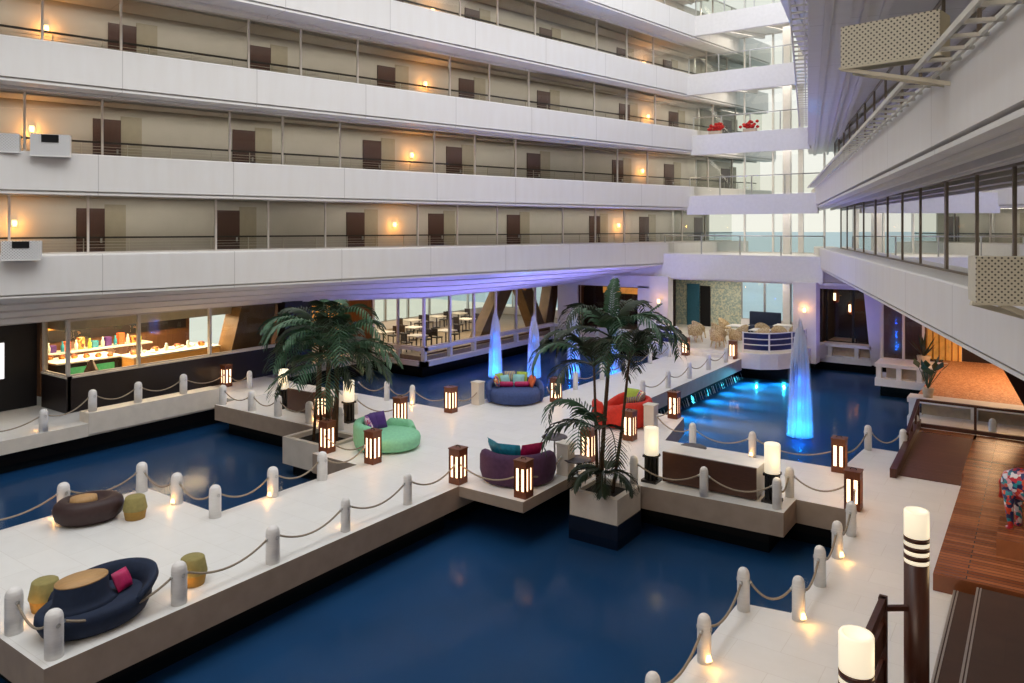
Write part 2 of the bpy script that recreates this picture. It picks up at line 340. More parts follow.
# ------------------------------------------------------------------ tiers of the two wings
LW = {2: (-28.07, .248), 3: (-28.6, .298), 4: (-26.93, .2626), 5: (-24.68, .2005), 6: (-22.3, .1525), 7: (-20.3, .11)}
RW = {2: (3.90, -.324), 3: (2.27, -.29), 4: (0, -.244), 5: (-2.83, -.168), 6: (-5.7, -.097)}
zb = lambda k: 4.25 + 3.2 * (k - 2)
FASC = [(.04, 0), (.04, .07), (.14, .07), (.14, .12), (0, .12), (0, 1.27), (.04, 1.31), (1.05, 1.31), (1.05, .7), (5.2, .7), (5.2, .1), (2.6, .1), (2.6, .02), (2.45, .02), (2.45, .1), (1.5, .1), (1.5, .0), (1.36, 0), (1.36, .1), (.8, .1), (.8, .0)]
FASCR = [(y, z if z < 1.2 else z - .19) for y, z in FASC]
def frame(side, k):
    p, q = (LW if side == 'L' else RW)[k]
    rz = math.atan2(1, q) if side == 'L' else math.atan2(-1, -q)
    return (p, 0, zb(k)), rz
nwin = [0]; ndoor = [0]
DOORS = [3.4, 8.3, 13.2, 18.1, 23.8, 28.2, 33.2, 39.5, 44.0, 49.7]
MUL = [3.6, 6.0, 8.4, 10.5, 12.7, 16.9, 18.9, 21.3, 25.8, 28.0, 30.4, 34.9, 37.4, 39.8, 45.2, 47.6, 50.6]
LEVN = {2: 'second', 3: 'third', 4: 'fourth', 5: 'fifth', 6: 'sixth'}
door_me = MB().box(-.45, .45, -.05, .02, .7, 2.85).data('door', 'door')
knob_me = MB().box(.3, .36, -.1, -.05, 1.62, 1.78).data('door_handle', 'steel')
dfr_me = MB().box(.45, 1.15, -.025, .02, .7, 3.0).data('door_recess', 'dframe')
pane_cache = {}
def window(loc, rz, x0, x1, z0, z1, d, gm, mm, mw=.09, md=.07):
    nwin[0] += 1
    key = (round(x1 - x0, 3), z0, z1, d, gm)
    if key not in pane_cache: pane_cache[key] = MB().quad((0, 0, z0), (x1 - x0, 0, z0), (x1 - x0, 0, z1), (0, 0, z1)).data('pane', gm)
    fk = ('f', mm, mw, z0, z1, round(x1 - x0, 3))
    if fk not in pane_cache: pane_cache[fk] = MB().box(-mw / 2, mw / 2, -md, md, z0, z1).box(mw / 2, x1 - x0 - mw / 2, -.03, .03, z0, z0 + .05).box(mw / 2, x1 - x0 - mw / 2, -.03, .03, z1 - .05, z1).data('mullion', mm)
    R = Matrix.Rotation(rz, 4, 'Z'); p = Vector(loc) + (R @ Vector((x0, d, 0)))
    o = struct(bpy.data.objects.new('window_%d' % nwin[0], pane_cache[key])); COL.objects.link(o); o.location = p; o.rotation_euler = (0, 0, rz)
    f = bpy.data.objects.new('mullion', pane_cache[fk]); COL.objects.link(f); f.parent = o
sconce_me = MB().lathe([(.0, 0), (.07, .0), (.09, .12), (.07, .22), (0, .22)], 10).data('shade', 'bulb')
for k in range(2, 8):
    loc, rz = frame('L', k)
    x0, x1 = -12, 51
    if k == 7: x1 = 45
    b = MB().profile(FASC, x0, x1)
    struct(b.build('wall_left', 'fascia', loc=loc, rz=rz))
    if k == 7: break
    struct(MB().profile([(1.06, .7), (1.06, .72), (4.9, .72), (4.9, .7)], x0, x1).build('floor_corridor', 'corrfloor', loc=loc, rz=rz))
    struct(MB().box(x0, x1, 3.0, 3.15, .7, 3.32).build('wall_corridor', 'corr', loc=loc, rz=rz))
    R = Matrix.Rotation(rz, 4, 'Z'); sh = {3: .5, 4: .4}.get(k, 0)
    ms = [m + sh for m in MUL]
    for a, c in zip(ms, ms[1:]): window(loc, rz, a, c, 1.31, 3.3, 1.0, 'glass', 'mull', .065, .04)
    for d in DOORS:
        ndoor[0] += 1
        o = struct(bpy.data.objects.new('door_%d' % ndoor[0], door_me)); COL.objects.link(o); o.location = Vector(loc) + R @ Vector((d + sh, 3.0, 0)); o.rotation_euler = (0, 0, rz)
        for me, nm in ((knob_me, 'door_handle'), (dfr_me, 'door_recess')):
            h = bpy.data.objects.new(nm, me); COL.objects.link(h); h.parent = o
    h = thing('handrail', 'dark handrail with pale wires behind the glass on the left wing, %s floor' % LEVN[k], 'handrail', loc, rz)
    MB().box(x0, x1, 1.2, 1.26, 1.8, 1.86).build('top_rail', 'rail', h)
    wr = MB()
    for z in (1.48, 1.58, 1.68): wr.box(x0, x1, 1.22, 1.235, z, z + .014)
    x = 0
    while x < 50: wr.box(x, x + .03, 1.21, 1.24, .72, 1.8); x += 1.4
    wr.build('wires', 'wire', h)
    light('AREA', Vector(loc) + R @ Vector((22, 2.1, 3.22)), 540, '#fff6ec', (.25, 56), (0, 0, rz + PI / 2))
    for q, (sx, wd) in enumerate(((10.9, 'left'), (25.8, 'middle'), (41.5, 'right'))):
        lc = Vector(loc) + R @ Vector((sx + sh, 2.9, 2.2))
        s_ = tag(bpy.data.objects.new('wall_sconce', sconce_me), 'glowing wall lamp in the left wing corridor, %s floor, %s of three' % (LEVN[k], wd), 'wall lamp', 'corridor wall lamps'); COL.objects.link(s_); s_.location = lc; s_.rotation_euler = (0, 0, rz)
        light('POINT', lc + R @ Vector((0, -.2, .05)), 30, '#ffa64a', .06)
# right wing
RM = [-42.4, -40, -37.4, -34.8, -31.9, -29.4, -26.9, -24.4, -21.6, -19.1, -16.8, -14.2, -11.6, -9]
for k in range(2, 7):
    loc, rz = frame('R', k)
    x0, x1 = -47, (14 if k < 5 else 8)
    struct(MB().profile(FASCR, x0, x1).build('wall_right', 'fascia', loc=loc, rz=rz))
    struct(MB().box(x0, x1, 3.0, 3.15, .7, 3.32).build('wall_corridor', 'corr', loc=loc, rz=rz))
    struct(MB().box(x0, x1, .3, .46, -.08, .0).box(x0, x1, 1.0, 1.1, -.06, .1).build('trim_%d' % (20 + k), 'lip', loc=loc, rz=rz))
    if k < 5:
        for i, (a, c) in enumerate(zip(RM, RM[1:])): window(loc, rz, a, c, 1.12, 3.3, .9, 'glassR', 'bronze', .16 if i in (4, 8) else .06, .03)
        R = Matrix.Rotation(rz, 4, 'Z')
        light('AREA', Vector(loc) + R @ Vector((-18, 2.1, 3.22)), 160, '#ffe6c4', (.25, 44), (0, 0, rz + PI / 2))
# ------------------------------------------------------------------ far wing
FT = {2: (4.92, 3.55), 3: (8.2, 7.15), 4: (11.6, 10.5), 5: (15.05, 13.9), 6: (18.3, 17.2)}
def lx(k, Y=40.85): return LW[k][0] + LW[k][1] * Y
def rx(k, Y=40.85): return RW[k][0] + RW[k][1] * Y
for k, (zt, z0) in FT.items():
    a, c = lx(k) - .1, rx(k) + .1
    struct(MB().box(a, c, 40.85, 41.1, z0, zt).box(a - 2, c + 2, 41.1, 46.2, zt - .3, zt).build('wall_far', 'white'))
    bm_ = MB()
    for x in (a + 1.2, (a + c) / 2, c - 1.4): bm_.bar((x - 1, 41.2, zt - .42), (x + 1.2, 46, zt - .42), .22, .25)
    struct(bm_.build('trim_%d' % k, 'white'))
    if k < 6 or True:
        light('AREA', ((a + c) / 2, 43.5, zt - .5), 130, '#fff4e2', (5, 3))
        h = thing('glass_railing', 'glass guard rail with steel posts on the far wing, %s floor' % LEVN[k], 'railing', (a, 41.3, zt))
        MB().tube([(0, 0, 1.05), (c - a, 0, 1.05)], .03).build('top_rail', 'steel', h)
        for i in range(5): MB().box(i * (c - a) / 4 - .03, i * (c - a) / 4 + .03, -.03, .03, 0, 1.05).build('post', 'steel', h)
        MB().quad((0, 0, .08), (c - a, 0, .08), (c - a, 0, .98), (0, 0, .98)).build('panel', 'shopglass', h)
    # outer window wall
    top = FT[k + 1][0] - .3 if k < 6 else zt + 3
    ws = [a - 1.5, -14.9, -13.2, -11.6, -10.3, c + 1.5]
    for i, (p, q) in enumerate(zip(ws, ws[1:])): window((0, 46, 0), 0, p, q, zt, top, 0, 'shopglass', 'white', .1 if i != 3 else .3)
struct(MB().box(-12.1, -11.7, 44, 44.4, .3, 21).build('trim_1', 'white'))
# ground floor of the far wing
tz = .3
b = MB().prism([(-17.9, 41.2), (-17.9, 39.8), (-17.7, 38.6), (-17.2, 37.6), (-16.4, 37.0), (-15.6, 36.85), (-12.0, 36.85), (-11.2, 36.9), (-10.5, 37.4), (-9.95, 38.4), (-9.7, 39.5), (-9.7, 41.2), (-8.2, 46.2), (-20, 46.2)], -.45, tz)
b.mi = [1] * len(b.mi); b.mi[1] = 0
struct(b.build('floor', ['quay', 'white']))
struct(MB().box(-15.1, -12.4, 36.45, 36.85, 0, .15).build('floor_step', 'quay'))
struct(MB().box(-18.75, -17.55, 40.6, 41.3, -.5, 3.6).build('wall_pier', 'pier')); struct(MB().box(-10.6, -9.45, 40.4, 41.2, -.5, 3.6).build('wall_pier', 'pier'))
for X, wd in ((-18.0, 'left'), (-10.0, 'right')):
    s_ = tag(bpy.data.objects.new('wall_sconce', sconce_me), 'glowing wall lamp on the %s white pier of the far terrace' % wd, 'wall lamp', 'pier wall lamps'); COL.objects.link(s_); s_.location = (X, 40.3, 2.1); light('POINT', (X, 40.1, 2.3), 10, '#ffb060', .06)
struct(MB().box(-21, -15.0, 45.6, 45.8, tz, 3.6).build('wall_back', 'shell')); struct(MB().box(-21, -8, 41.1, 46.2, 3.45, 3.58).build('ceiling', 'white'))
nwin[0] += 0
for p, q in ((-15.0, -13.6), (-13.6, -12.2), (-12.2, -10.9), (-10.9, -9.6), (-9.6, -8.2)): window((0, 45.7, 0), 0, p, q, .9, 3.45, 0, 'shopglass', 'steel', .12)
struct(MB().box(-15, -8, 45.6, 45.8, tz, .9).build('wall_sill', 'white'))
ndoor[0] += 1; struct(MB().box(-18.4, -17.6, 45.5, 45.6, tz, 2.9).box(-17.7, -17.66, 45.42, 45.5, 1.3, 1.5).build('door_%d' % ndoor[0], 'tealdoor'))
ndoor[0] += 1; struct(MB().box(-17.55, -16.9, 45.52, 45.6, tz, 2.8).build('door_%d' % ndoor[0], 'black'))
light('AREA', (-14.5, 43.5, 3.4), 120, '#fff2e2', (5, 2))
# curved guard rails
def guard(path, label):
    h = thing('guard_rail', label, 'railing', (path[0][0], path[0][1], tz))
    P = [Vector((x - path[0][0], y - path[0][1], 0)) for x, y in path]
    b = MB()
    for p, q in zip(P, P[1:]):
        n = (q - p).normalized().cross(Vector((0, 0, 1))) * .03
        b.quad(p + Vector((0, 0, .1)), q + Vector((0, 0, .1)), q + Vector((0, 0, .95)), p + Vector((0, 0, .95)))
    b.build('blue_panel', 'blueguard', h)['label'] = 'deep blue guard panel'
    for z in (.12, .4, .68, .97): MB().tube([p + Vector((0, 0, z)) for p in P], .028).build('bar', 'white', h)
    for p in P[::6]: MB().box(p.x - .035, p.x + .035, p.y - .035, p.y + .035, 0, 1.0).build('post', 'white', h)
def smoothpath(p, n=4):
    out = []
    for i in range(len(p) - 1):
        a, b_, c_, d = (Vector(p[max(i - 1, 0)]), Vector(p[i]), Vector(p[i + 1]), Vector(p[min(i + 2, len(p) - 1)]))
        for k in range(n):
            t = k / n; out.append(tuple(.5 * ((2 * b_) + (c_ - a) * t + (2 * a - 5 * b_ + 4 * c_ - d) * t * t + (3 * b_ - a - 3 * c_ + d) * t ** 3)))
    return out + [tuple(p[-1])]
guard(smoothpath([(-12.1, 37.1), (-11.2, 37.15), (-10.65, 37.6), (-10.15, 38.5), (-9.9, 39.5), (-9.9, 40.3)]), 'curved blue guard with white bars right of the walkway end')
guard(smoothpath([(-15.5, 37.1), (-16.3, 37.2), (-17.0, 37.8), (-17.5, 38.7), (-17.7, 39.8), (-17.7, 40.5)]), 'curved blue guard with white bars left of the walkway end')

# wicker chairs and white tables on the far terrace
def wicker(label, loc, rz):
    h = thing('wicker_chair', label, 'chair', loc, rz, 'wicker chairs on the far terrace')
    MB().lathe([(.0, .36), (.3, .36), (.33, .42), (.3, .47), (0, .48)], 16).build('seat', 'wicker', h)
    rr = []
    for i in range(15):
        a = PI * (.05 + 1.15 * i / 14) - .2; top = .62 + .32 * math.sin(PI * i / 14)
        ca, sa = math.cos(a), math.sin(a); rr.append([(.33 * ca, .33 * sa, .38), (.37 * ca, .37 * sa, .38), (.42 * ca, .42 * sa, top), (.38 * ca, .38 * sa, top + .02)])
    MB().loft(rr).build('backrest', 'wicker', h)
    for x, y in ((.22, .2), (-.22, .2), (.22, -.2), (-.22, -.2)): MB().bar((x, y, .38), (x * 1.25, y * 1.25, 0), .05).build('leg', 'wicker', h)
    return h
W0 = None
spots = [(-14.5, 40.4, 2.2), (-14.0, 39.0, 2.8), (-13.2, 40.0, -1.0), (-12.4, 41.3, .5), (-12.9, 38.5, 2.6), (-11.9, 39.3, -.6), (-11.3, 40.5, .3), (-14.9, 42.6, 1.4), (-10.7, 41.6, -.3), (-15.7, 40.6, 2.4), (-15.3, 39.0, 2.8), (-13.6, 37.7, 2.4)]
for i, (x, y, a) in enumerate(sorted(spots, key=lambda s_: s_[0])):
    lb = 'pale wicker armchair on the far terrace, %s counted from the left' % ORD[i]
    if W0 is None: W0 = wicker(lb, (x, y, tz), a)
    else: copy_tree(W0, (x, y, tz), a, lb)
T0 = None
for i, (x, y) in enumerate(((-13.75, 41.3), (-12.2, 40.25), (-11.7, 42.9))):
    lb = 'white cloth table among wicker chairs on the far terrace, %s from the left' % ORD[i]
    if T0 is None:
        T0 = thing('terrace_table', lb, 'table', (x, y, tz), 0, 'white tables on the far terrace')
        MB().box(-.5, .5, -.5, .5, .71, .75).build('tabletop', 'tablecl', T0, bevel=.01); MB().lathe([(.28, 0), (.28, .02), (.05, .06), (.05, .71)], 14).build('pedestal', 'white', T0)
    else: copy_tree(T0, (x, y, tz), None, lb)
o = thing('sofa', 'dark teal sofa with high back before the far terrace windows', 'sofa', (-13.3, 44.4, tz)); MB().box(-.9, .9, -.4, .4, .12, .45).build('seat', 'navy', o, bevel=.05); MB().box(-.9, .9, .25, .45, .4, 1.2).build('backrest', 'navy', o, bevel=.05); MB().box(-.8, -.7, -.3, -.2, 0, .12).box(.7, .8, -.3, -.2, 0, .12).box(-.8, -.7, .2, .3, 0, .12).box(.7, .8, .2, .3, 0, .12).build('feet', 'blackmetal', o)

# ------------------------------------------------------------------ left ground floor: shop, entrance, restaurant
# sloping soffit boards below the lowest left tier
def soffit_strip(A, B, mat, name):
    b = MB(); n = 4
    for i in range(len(A) - 1):
        for j in range(n):
            f0, f1 = j / n, (j + 1) / n - .05
            p = [Vector(A[i]).lerp(Vector(B[i]), f0), Vector(A[i + 1]).lerp(Vector(B[i + 1]), f0), Vector(A[i + 1]).lerp(Vector(B[i + 1]), f1), Vector(A[i]).lerp(Vector(B[i]), f1)]
            b.quad(*p)
            q = [Vector(A[i]).lerp(Vector(B[i]), f1), Vector(A[i + 1]).lerp(Vector(B[i + 1]), f1), Vector(A[i + 1]).lerp(Vector(B[i + 1]), f1 + .05), Vector(A[i]).lerp(Vector(B[i]), f1 + .05)]
            b.quad(q[0], q[1], q[2] + Vector((-.05, 0, .1)), q[3] + Vector((-.05, 0, .1))); b.quad(q[3] + Vector((-.05, 0, .1)), q[2] + Vector((-.05, 0, .1)), q[2], q[3])
    return struct(b.build(name, mat))
ys = [-12, 12.55, 22, 28.2, 34, 40.85]
A = [(lx(2, y) - .05, y, 4.3) for y in ys]
B = [(-29.4, -12, 3.25), (-27.75, 12.55, 3.2), (-27.5, 22, 3.1), (-25.2, 28.2, 2.92), (-24.6, 34, 2.92), (-24.0, 40.85, 2.92)]
soffit_strip(A, B, 'soffit', 'ceiling_soffit')
struct(MB().prism([(x, y) for x, y, z in B] + [(-24.0, 46.2), (-36, 46.2), (-36, -12)], 3.3, 3.42).build('ceiling', 'ceil'))
# dark wall left of the shop with a lit white panel
struct(MB().box(-30.2, -29.75, -12, 12.6, 0, 3.4).build('wall_left', 'charcoal'))
o = thing('light_panel', 'glowing white display panel on the dark wall at far left', 'display panel', (-29.72, 11.1, 1.15)); MB().box(0, .05, -.75, .42, 0, 1.25).build('screen', 'screen', o); MB().box(-.03, .03, -.8, .47, -.05, 1.3).build('frame', 'charcoal', o)
# shop
struct(MB().box(-27.75, -27.55, 12.65, 21.8, 0, 1.22).box(-29.4, -27.55, 12.6, 12.75, .0, 1.22).build('wall_plinth', 'dark'))
struct(MB().box(-27.78, -27.5, 12.6, 21.8, 1.2, 1.26).box(-29.4, -27.5, 12.58, 12.78, 1.2, 1.26).build('trim_2', 'stone'))
for a, c in ((12.7, 15.2), (15.2, 18.15), (18.15, 21.6)): window((-27.65, 0, 0), PI / 2, a, c, 1.26, 3.2, 0, 'shopglass', 'mull', .1)
window((0, 12.68, 0), 0, -29.3, -27.7, 1.26, 3.25, 0, 'shopglass', 'mull', .12)
struct(MB().box(-33, -27.8, 12.8, 21.7, .34, .5).build('floor_shop', 'resfloor')); struct(MB().box(-33.2, -33, 12.6, 20.6, .34, 3.3).build('wall_shop', 'brown')); struct(MB().box(-33, -29.5, 12.6, 12.8, .34, 3.3).build('wall_shop', 'brown'))
struct(MB().box(-31.2, -28.6, 13, 20.2, 2.72, 3.2).build('ceiling_bulkhead', 'cream'))
light('AREA', (-29.6, 16.4, 2.66), 520, '#ffe0b4', (1.2, 6)); light('AREA', (-31.6, 16.4, 3.2), 500, '#ffd9a0', (1.5, 6))
struct(MB().box(-33, -32.96, 13, 20.4, 1.75, 2.25).build('trim_30', 'charcoal')); struct(MB().box(-33, -32.94, 13, 20.4, 2.25, 3.2).build('trim_31', 'glowgold'))
def counter(name, label, x0, x1, y0, y1, front, glow=None):
    h = thing(name, label, 'counter', (x0, y0, .5))
    MB().box(0, x1 - x0, 0, y1 - y0, .08, .86).build('body', front, h); MB().box(-.05, x1 - x0 + .05, -.05, y1 - y0 + .05, .86, .92).build('worktop', 'bartop', h); MB().box(.05, x1 - x0 - .05, .05, y1 - y0 - .05, 0, .08).build('plinth', 'charcoal', h)
    if glow: MB().box(x1 - x0, x1 - x0 + .03, .4, y1 - y0 - .3, .4, .7).build('display_case', glow, h)
    return h
counter('display_counter', 'dark display counter with green lit case behind the shop corner glass', -31.0, -29.6, 13.2, 15.6, 'charcoal', 'green')
counter('buffet_counter', 'long white topped buffet counter with glowing oak front', -29.7, -28.7, 15.6, 19.3, 'amberwood')
counter('back_counter', 'low back counter against the brown shop wall', -32.8, -32.1, 14.0, 18.2, 'brown')
for i in range(10):
    x = -29.25 + random.uniform(-.3, .3); y = 15.95 + i * .32
    kind = i % 3
    if kind == 0: o = MB().lathe([(0, 0), (.12, 0), (.15, .1), (.12, .16), (0, .18)], 12).build('bread_bowl', 'food', loc=(x, y, 1.42)); nm = ('bowl of pastries', 'bowl')
    elif kind == 1: o = MB().lathe([(0, 0), (.06, 0), (.07, .2), (.04, .26), (.05, .3), (0, .3)], 12).build('glass_jar', 'jar', loc=(x, y, 1.42)); nm = ('pale glass jar', 'jar')
    else: o = MB().lathe([(0, 0), (.16, 0), (.18, .03), (.12, .05), (.05, .12), (0, .12)], 12).build('cake_plate', 'tablecl', loc=(x, y, 1.42)); nm = ('white cake plate', 'plate')
    tag(o, '%s on the long buffet counter, %s item from the left' % (nm[0], ORD[i]), nm[1], 'items on the buffet counter')
for i in range(12):
    o = MB().lathe([(0, 0), (.05, 0), (.075, .1), (.065, .1), (.045, .02), (0, .02)], 12).build('cup', 'tablecl', loc=(-29.45 + .12 * (i % 2), 15.9 + i * .27, 1.42)); tag(o, 'small white cup along the back of the buffet counter, %s from the left' % ORD[i], 'cup', 'cups on the buffet counter')
for i in range(8):
    o = MB().lathe([(0, 0), (.07, 0), (.07, .24), (.03, .32), (.03, .42), (0, .42)], 12).build('bottle', ['jar', 'teal', 'tablecl', 'limef'][i % 4], loc=(-32.3, 14.1 + i * .53, 1.42)); tag(o, '%s bottle on the back counter of the shop, %s from the left' % (['clear', 'teal', 'white', 'lime'][i % 4], ORD[i]), 'bottle', 'bottles on the back counter')
for i in range(6):
    o = MB().lathe([(0, 0), (.1, 0), (.13, .08), (.06, .16), (0, .17)], 10).build('pastry_basket', 'food', loc=(-30.8 + .22 * i, 13.5 + .34 * i, 1.42)); tag(o, 'golden pastry heap on the dark display counter, %s from the left' % ORD[i], 'pastries', 'pastry heaps on the display counter')
for i in range(7):
    o = MB().box(-.12, .12, -.12, .12, 0, .28 + .1 * (i % 3), 0).build('package_box', ['violet', 'orange', 'food', 'teal'][i % 4], loc=(-32.45, 14.3 + i * .55, 1.42), bevel=.01); tag(o, '%s package on the back counter of the shop, %s from the left' % (['violet', 'orange', 'patterned', 'teal'][i % 4], ORD[i]), 'package', 'packages on the back counter')
o = tag(MB().lathe([(0, 0), (.3, 0), (.26, .3), (.05, .7), (0, .7)], 4).build('display_pyramid', 'brown', loc=(-28.5, 13.9, .9)), 'brown pyramid stand just inside the shop corner glass', 'stand'); MB().box(-.2, .2, -.2, .2, -.4, 0).build('stand_base', 'charcoal', o)
# slanted column and dark frame right of the shop
struct(MB().loft([[(-29.2, 19.3, .34), (-28.2, 19.3, .34), (-28.2, 21.4, .34), (-29.2, 21.4, .34)], [(-28.9, 19.9, 3.3), (-27.9, 19.9, 3.3), (-27.9, 21.6, 3.3), (-28.9, 21.6, 3.3)]], smooth=False).build('wall_column', 'slant'))
struct(MB().box(-27.8, -27.3, 21.6, 23.1, 0, 3.15).build('wall_portal', 'dark')); struct(MB().box(-33, -27.6, 23.1, 23.3, .3, 3.3).build('wall_portal', 'brown'))
struct(MB().box(-33.2, -33, 20.6, 23.2, 2.9, 3.3).build('wall_shop', 'white'))
# entrance hall between shop and restaurant
struct(MB().box(-31, -30.8, 23.3, 28.3, .3, 3.3).build('wall_hall', 'glowgold'))
light('POINT', (-29, 25.5, 2.9), 40, '#ffb45c', .3)
# restaurant
rz_ = -.42
struct(MB().box(-34, -25.2, 28.25, 46.2, -.5, .02).build('floor_restaurant', 'resfloor'))
b = MB()
b.box(-25.3, -24.9, 28.1, 40.4, -.45, -.2).box(-25.25, -24.95, 28.1, 40.4, .3, .48).box(-30, -24.9, 28.1, 28.4, -.45, -.2).box(-30, -24.95, 28.12, 28.4, .3, .48)
y = 28.25
while y < 40.4: b.box(-25.22, -24.98, y - .09, y + .09, -.2, .3); y += 2.0
for x in (-26.8, -28.6): b.box(x - .09, x + .09, 28.15, 28.4, -.2, .3)
struct(b.build('wall_restaurant', 'white'))
struct(MB().box(-25.6, -25.4, 28.5, 40.4, -.5, .1).build('wall_planter', 'brown'))
for a in range(6): window((-25.1, 0, 0), PI / 2, 28.25 + 2 * a, 30.25 + 2 * a, .48, 2.95, 0, 'shopglass', 'mull', .1)
for a, c in ((-28.6, -26.85), (-26.85, -25.1)): window((0, 28.25, 0), 0, a, c, .48, 2.95, 0, 'shopglass', 'mull', .08)
struct(MB().box(-34.1, -33.9, 28.2, 46, 0, .5).build('wall_sill', 'white'))
for a in range(8): window((-34, 0, 0), PI / 2, 28.3 + 2.1 * a, 30.4 + 2.1 * a, .5, 3.3, 0, 'shopglass', 'steel', .14)
struct(MB().box(-25.2, -25, 41.2, 46.2, -.4, 3.3).build('wall_restaurant', 'brown'))
for a in range(5): window((0, 46.1, 0), 0, -34 + 1.8 * a, -32.2 + 1.8 * a, .5, 3.3, 0, 'shopglass', 'steel', .1)
struct(MB().box(-34, -25, 46, 46.2, 0, .5).build('wall_sill', 'white')); struct(MB().box(-34, -28.6, 28.1, 28.3, 0, 3.3).build('wall_restaurant', 'brown'))
for y0, y1, w_ in ((36.2, 33.6, 1.3), (37.6, 39.6, 1.2), (41.6, 40.6, 1.0)):
    struct(MB().loft([[(-26.6, y1, 0), (-25.9, y1, 0), (-25.9, y1 + w_, 0), (-26.6, y1 + w_, 0)], [(-26.6, y0, 3.3), (-25.9, y0, 3.3), (-25.9, y0 + w_, 3.3), (-26.6, y0 + w_, 3.3)]], smooth=False).build('wall_column', 'slant'))
light('AREA', (-29.5, 34.5, 3.25), 620, '#ffe8c8', (5, 12))
def dining_table(x, y, i):
    lb = 'small white dining table inside the glazed restaurant'
    h = thing('dining_table', lb, 'table', (x, y, .02), 0, 'restaurant tables'); MB().box(-.45, .45, -.45, .45, .7, .75).build('tabletop', 'tablecl', h); MB().lathe([(.25, 0), (.25, .03), (.04, .05), (.04, .7)], 10).build('pedestal', 'blackmetal', h); return h
def dining_chair(x, y, a):
    h = thing('dining_chair', 'dark dining chair at a white table inside the glazed restaurant', 'chair', (x, y, .02), a, 'restaurant chairs')
    MB().box(-.22, .22, -.22, .22, .42, .48).build('seat', 'chairdk', h); MB().box(-.22, .22, .19, .23, .55, .95).build('backrest', 'chairdk', h)
    for sx in (-.19, .19):
        for sy in (-.19, .21): MB().box(sx - .02, sx + .02, sy - .02, sy + .02, 0, .42 if sy < 0 else .6).build('leg', 'chairdk', h)
    return h
t0 = c0 = None
for ix, x in enumerate((-27.0, -29.4, -31.8)):
    for iy, y in enumerate((29.8, 32.2, 34.6, 37.0, 39.2)):
        if (ix + iy) % 4 == 3 or (ix == 0 and iy > 1): continue
        if t0 is None: t0 = dining_table(x, y, 0)
        else: copy_tree(t0, (x, y, .02))
        for dx, dy, a in ((0, .75, 0), (0, -.75, PI)):
            if c0 is None: c0 = dining_chair(x + dx, y + dy, a)
            else: copy_tree(c0, (x + dx, y + dy, .02), a)
struct(MB().box(-27, -17.5, 40.9, 46.2, 3.42, 4.4).box(-10.2, -6.2, 41.3, 46.2, 3.6, 4.5).build('ceiling', 'soffit'))
# bar alcove between restaurant and left pier
struct(MB().box(-25, -23.6, 40.7, 41.2, -.5, 3.6).box(-23.6, -18.7, 40.7, 41.2, 2.9, 3.6).box(-23.6, -18.7, 40.7, 41.2, -.5, .35).box(-19.5, -18.7, 40.7, 41.2, .3, 3).build('wall_far', 'pier'))
struct(MB().box(-27, -18.6, 44, 44.2, -.4, 3.6).build('wall_back', 'darkroom')); window((0, 40.95, 0), 0, -23.6, -21.5, .35, 2.9, 0, 'shopglass', 'blackmetal', .12); window((0, 40.95, 0), 0, -21.5, -19.5, .35, 2.9, 0, 'shopglass', 'blackmetal', .12)
struct(MB().box(-23.5, -19.4, 43.9, 44, 2.2, 2.75).build('trim_3', 'glowgold')); struct(MB().box(-23.6, -18.7, 41.2, 44, -.4, .3).build('floor', 'darkroom'))
struct(MB().box(-25.0, -17.9, 40.0, 40.6, -.45, -.15).box(-25, -17.9, 40.1, 40.4, .3, .45).box(-22, -21.8, 40.1, 40.4, -.15, .3).box(-19.6, -19.4, 40.1, 40.4, -.15, .3).build('trim_4', 'white'))
light('POINT', (-21.4, 42.6, 2.4), 12, '#ff9c50', .2)

# ------------------------------------------------------------------ right ground floor
ys = [-12, 13, 26, 34, 40.85]
A = [(rx(2, y) + .05, y, 4.27) for y in ys]; B = [(rx(2, y) + (1.6 if y > 30 else 2.6), y, 3.6 if y > 30 else 3.5) for y in ys]
soffit_strip(A, B, 'soffit', 'ceiling_soffit')
struct(MB().prism([(B[i][0], B[i][1]) for i in range(5)][::-1] + [(14, -12), (14, 46), (-8, 46)][::1], 3.62, 3.72).build('ceiling', 'ceil'))
b = MB()
def ledge(x0, x1, y0, y1, z, posts, name):
    b = MB().box(x0, x1, y0, y1, z - .16, z).box(x0, x1, y0, y1, z - 1.0, z - .66)
    for p in posts: b.box(p - .1, p + .1, y0 + .05, y0 + .35, z - .66, z - .16)
    b.box(x0 + .4, x1 - .1, y0 + .45, y1, z - .9, z - .1, 1)
    return struct(b.build(name, ['white', 'pot']))
ledge(-10.0, -7.2, 42.2, 43.2, .35, (-9.2, -7.9), 'trim_5')
ledge(-6.15, -3.6, 36.9, 38.6, .4, (-6.0, -5.2, -4.4), 'trim_6')
ledge(-3.9, 6.5, 29.6, 30.4, .5, (-3.75, -1.9, .1), 'trim_7')
struct(MB().box(-3.7, 7, 30.4, 39.5, .2, .42).build('floor_terrace', 'mosaic')); struct(MB().box(-3.4, 7, 26.2, 29.6, -.6, -.02).build('floor', 'quay'))
struct(MB().box(-3.9, 7, 29.9, 40, -1.6, -.5).box(-6, -3.5, 37.4, 42, -1.6, -.6).box(-10, -6, 42.6, 44, -1.6, -.65).box(-17.5, -10.2, 38, 44, -1.6, -.45).box(-24.9, -17, 40.8, 41.2, -1.6, -.45).box(-34, -25.6, 28.7, 41, -1.6, -.5).build('wall_pool', 'black'))
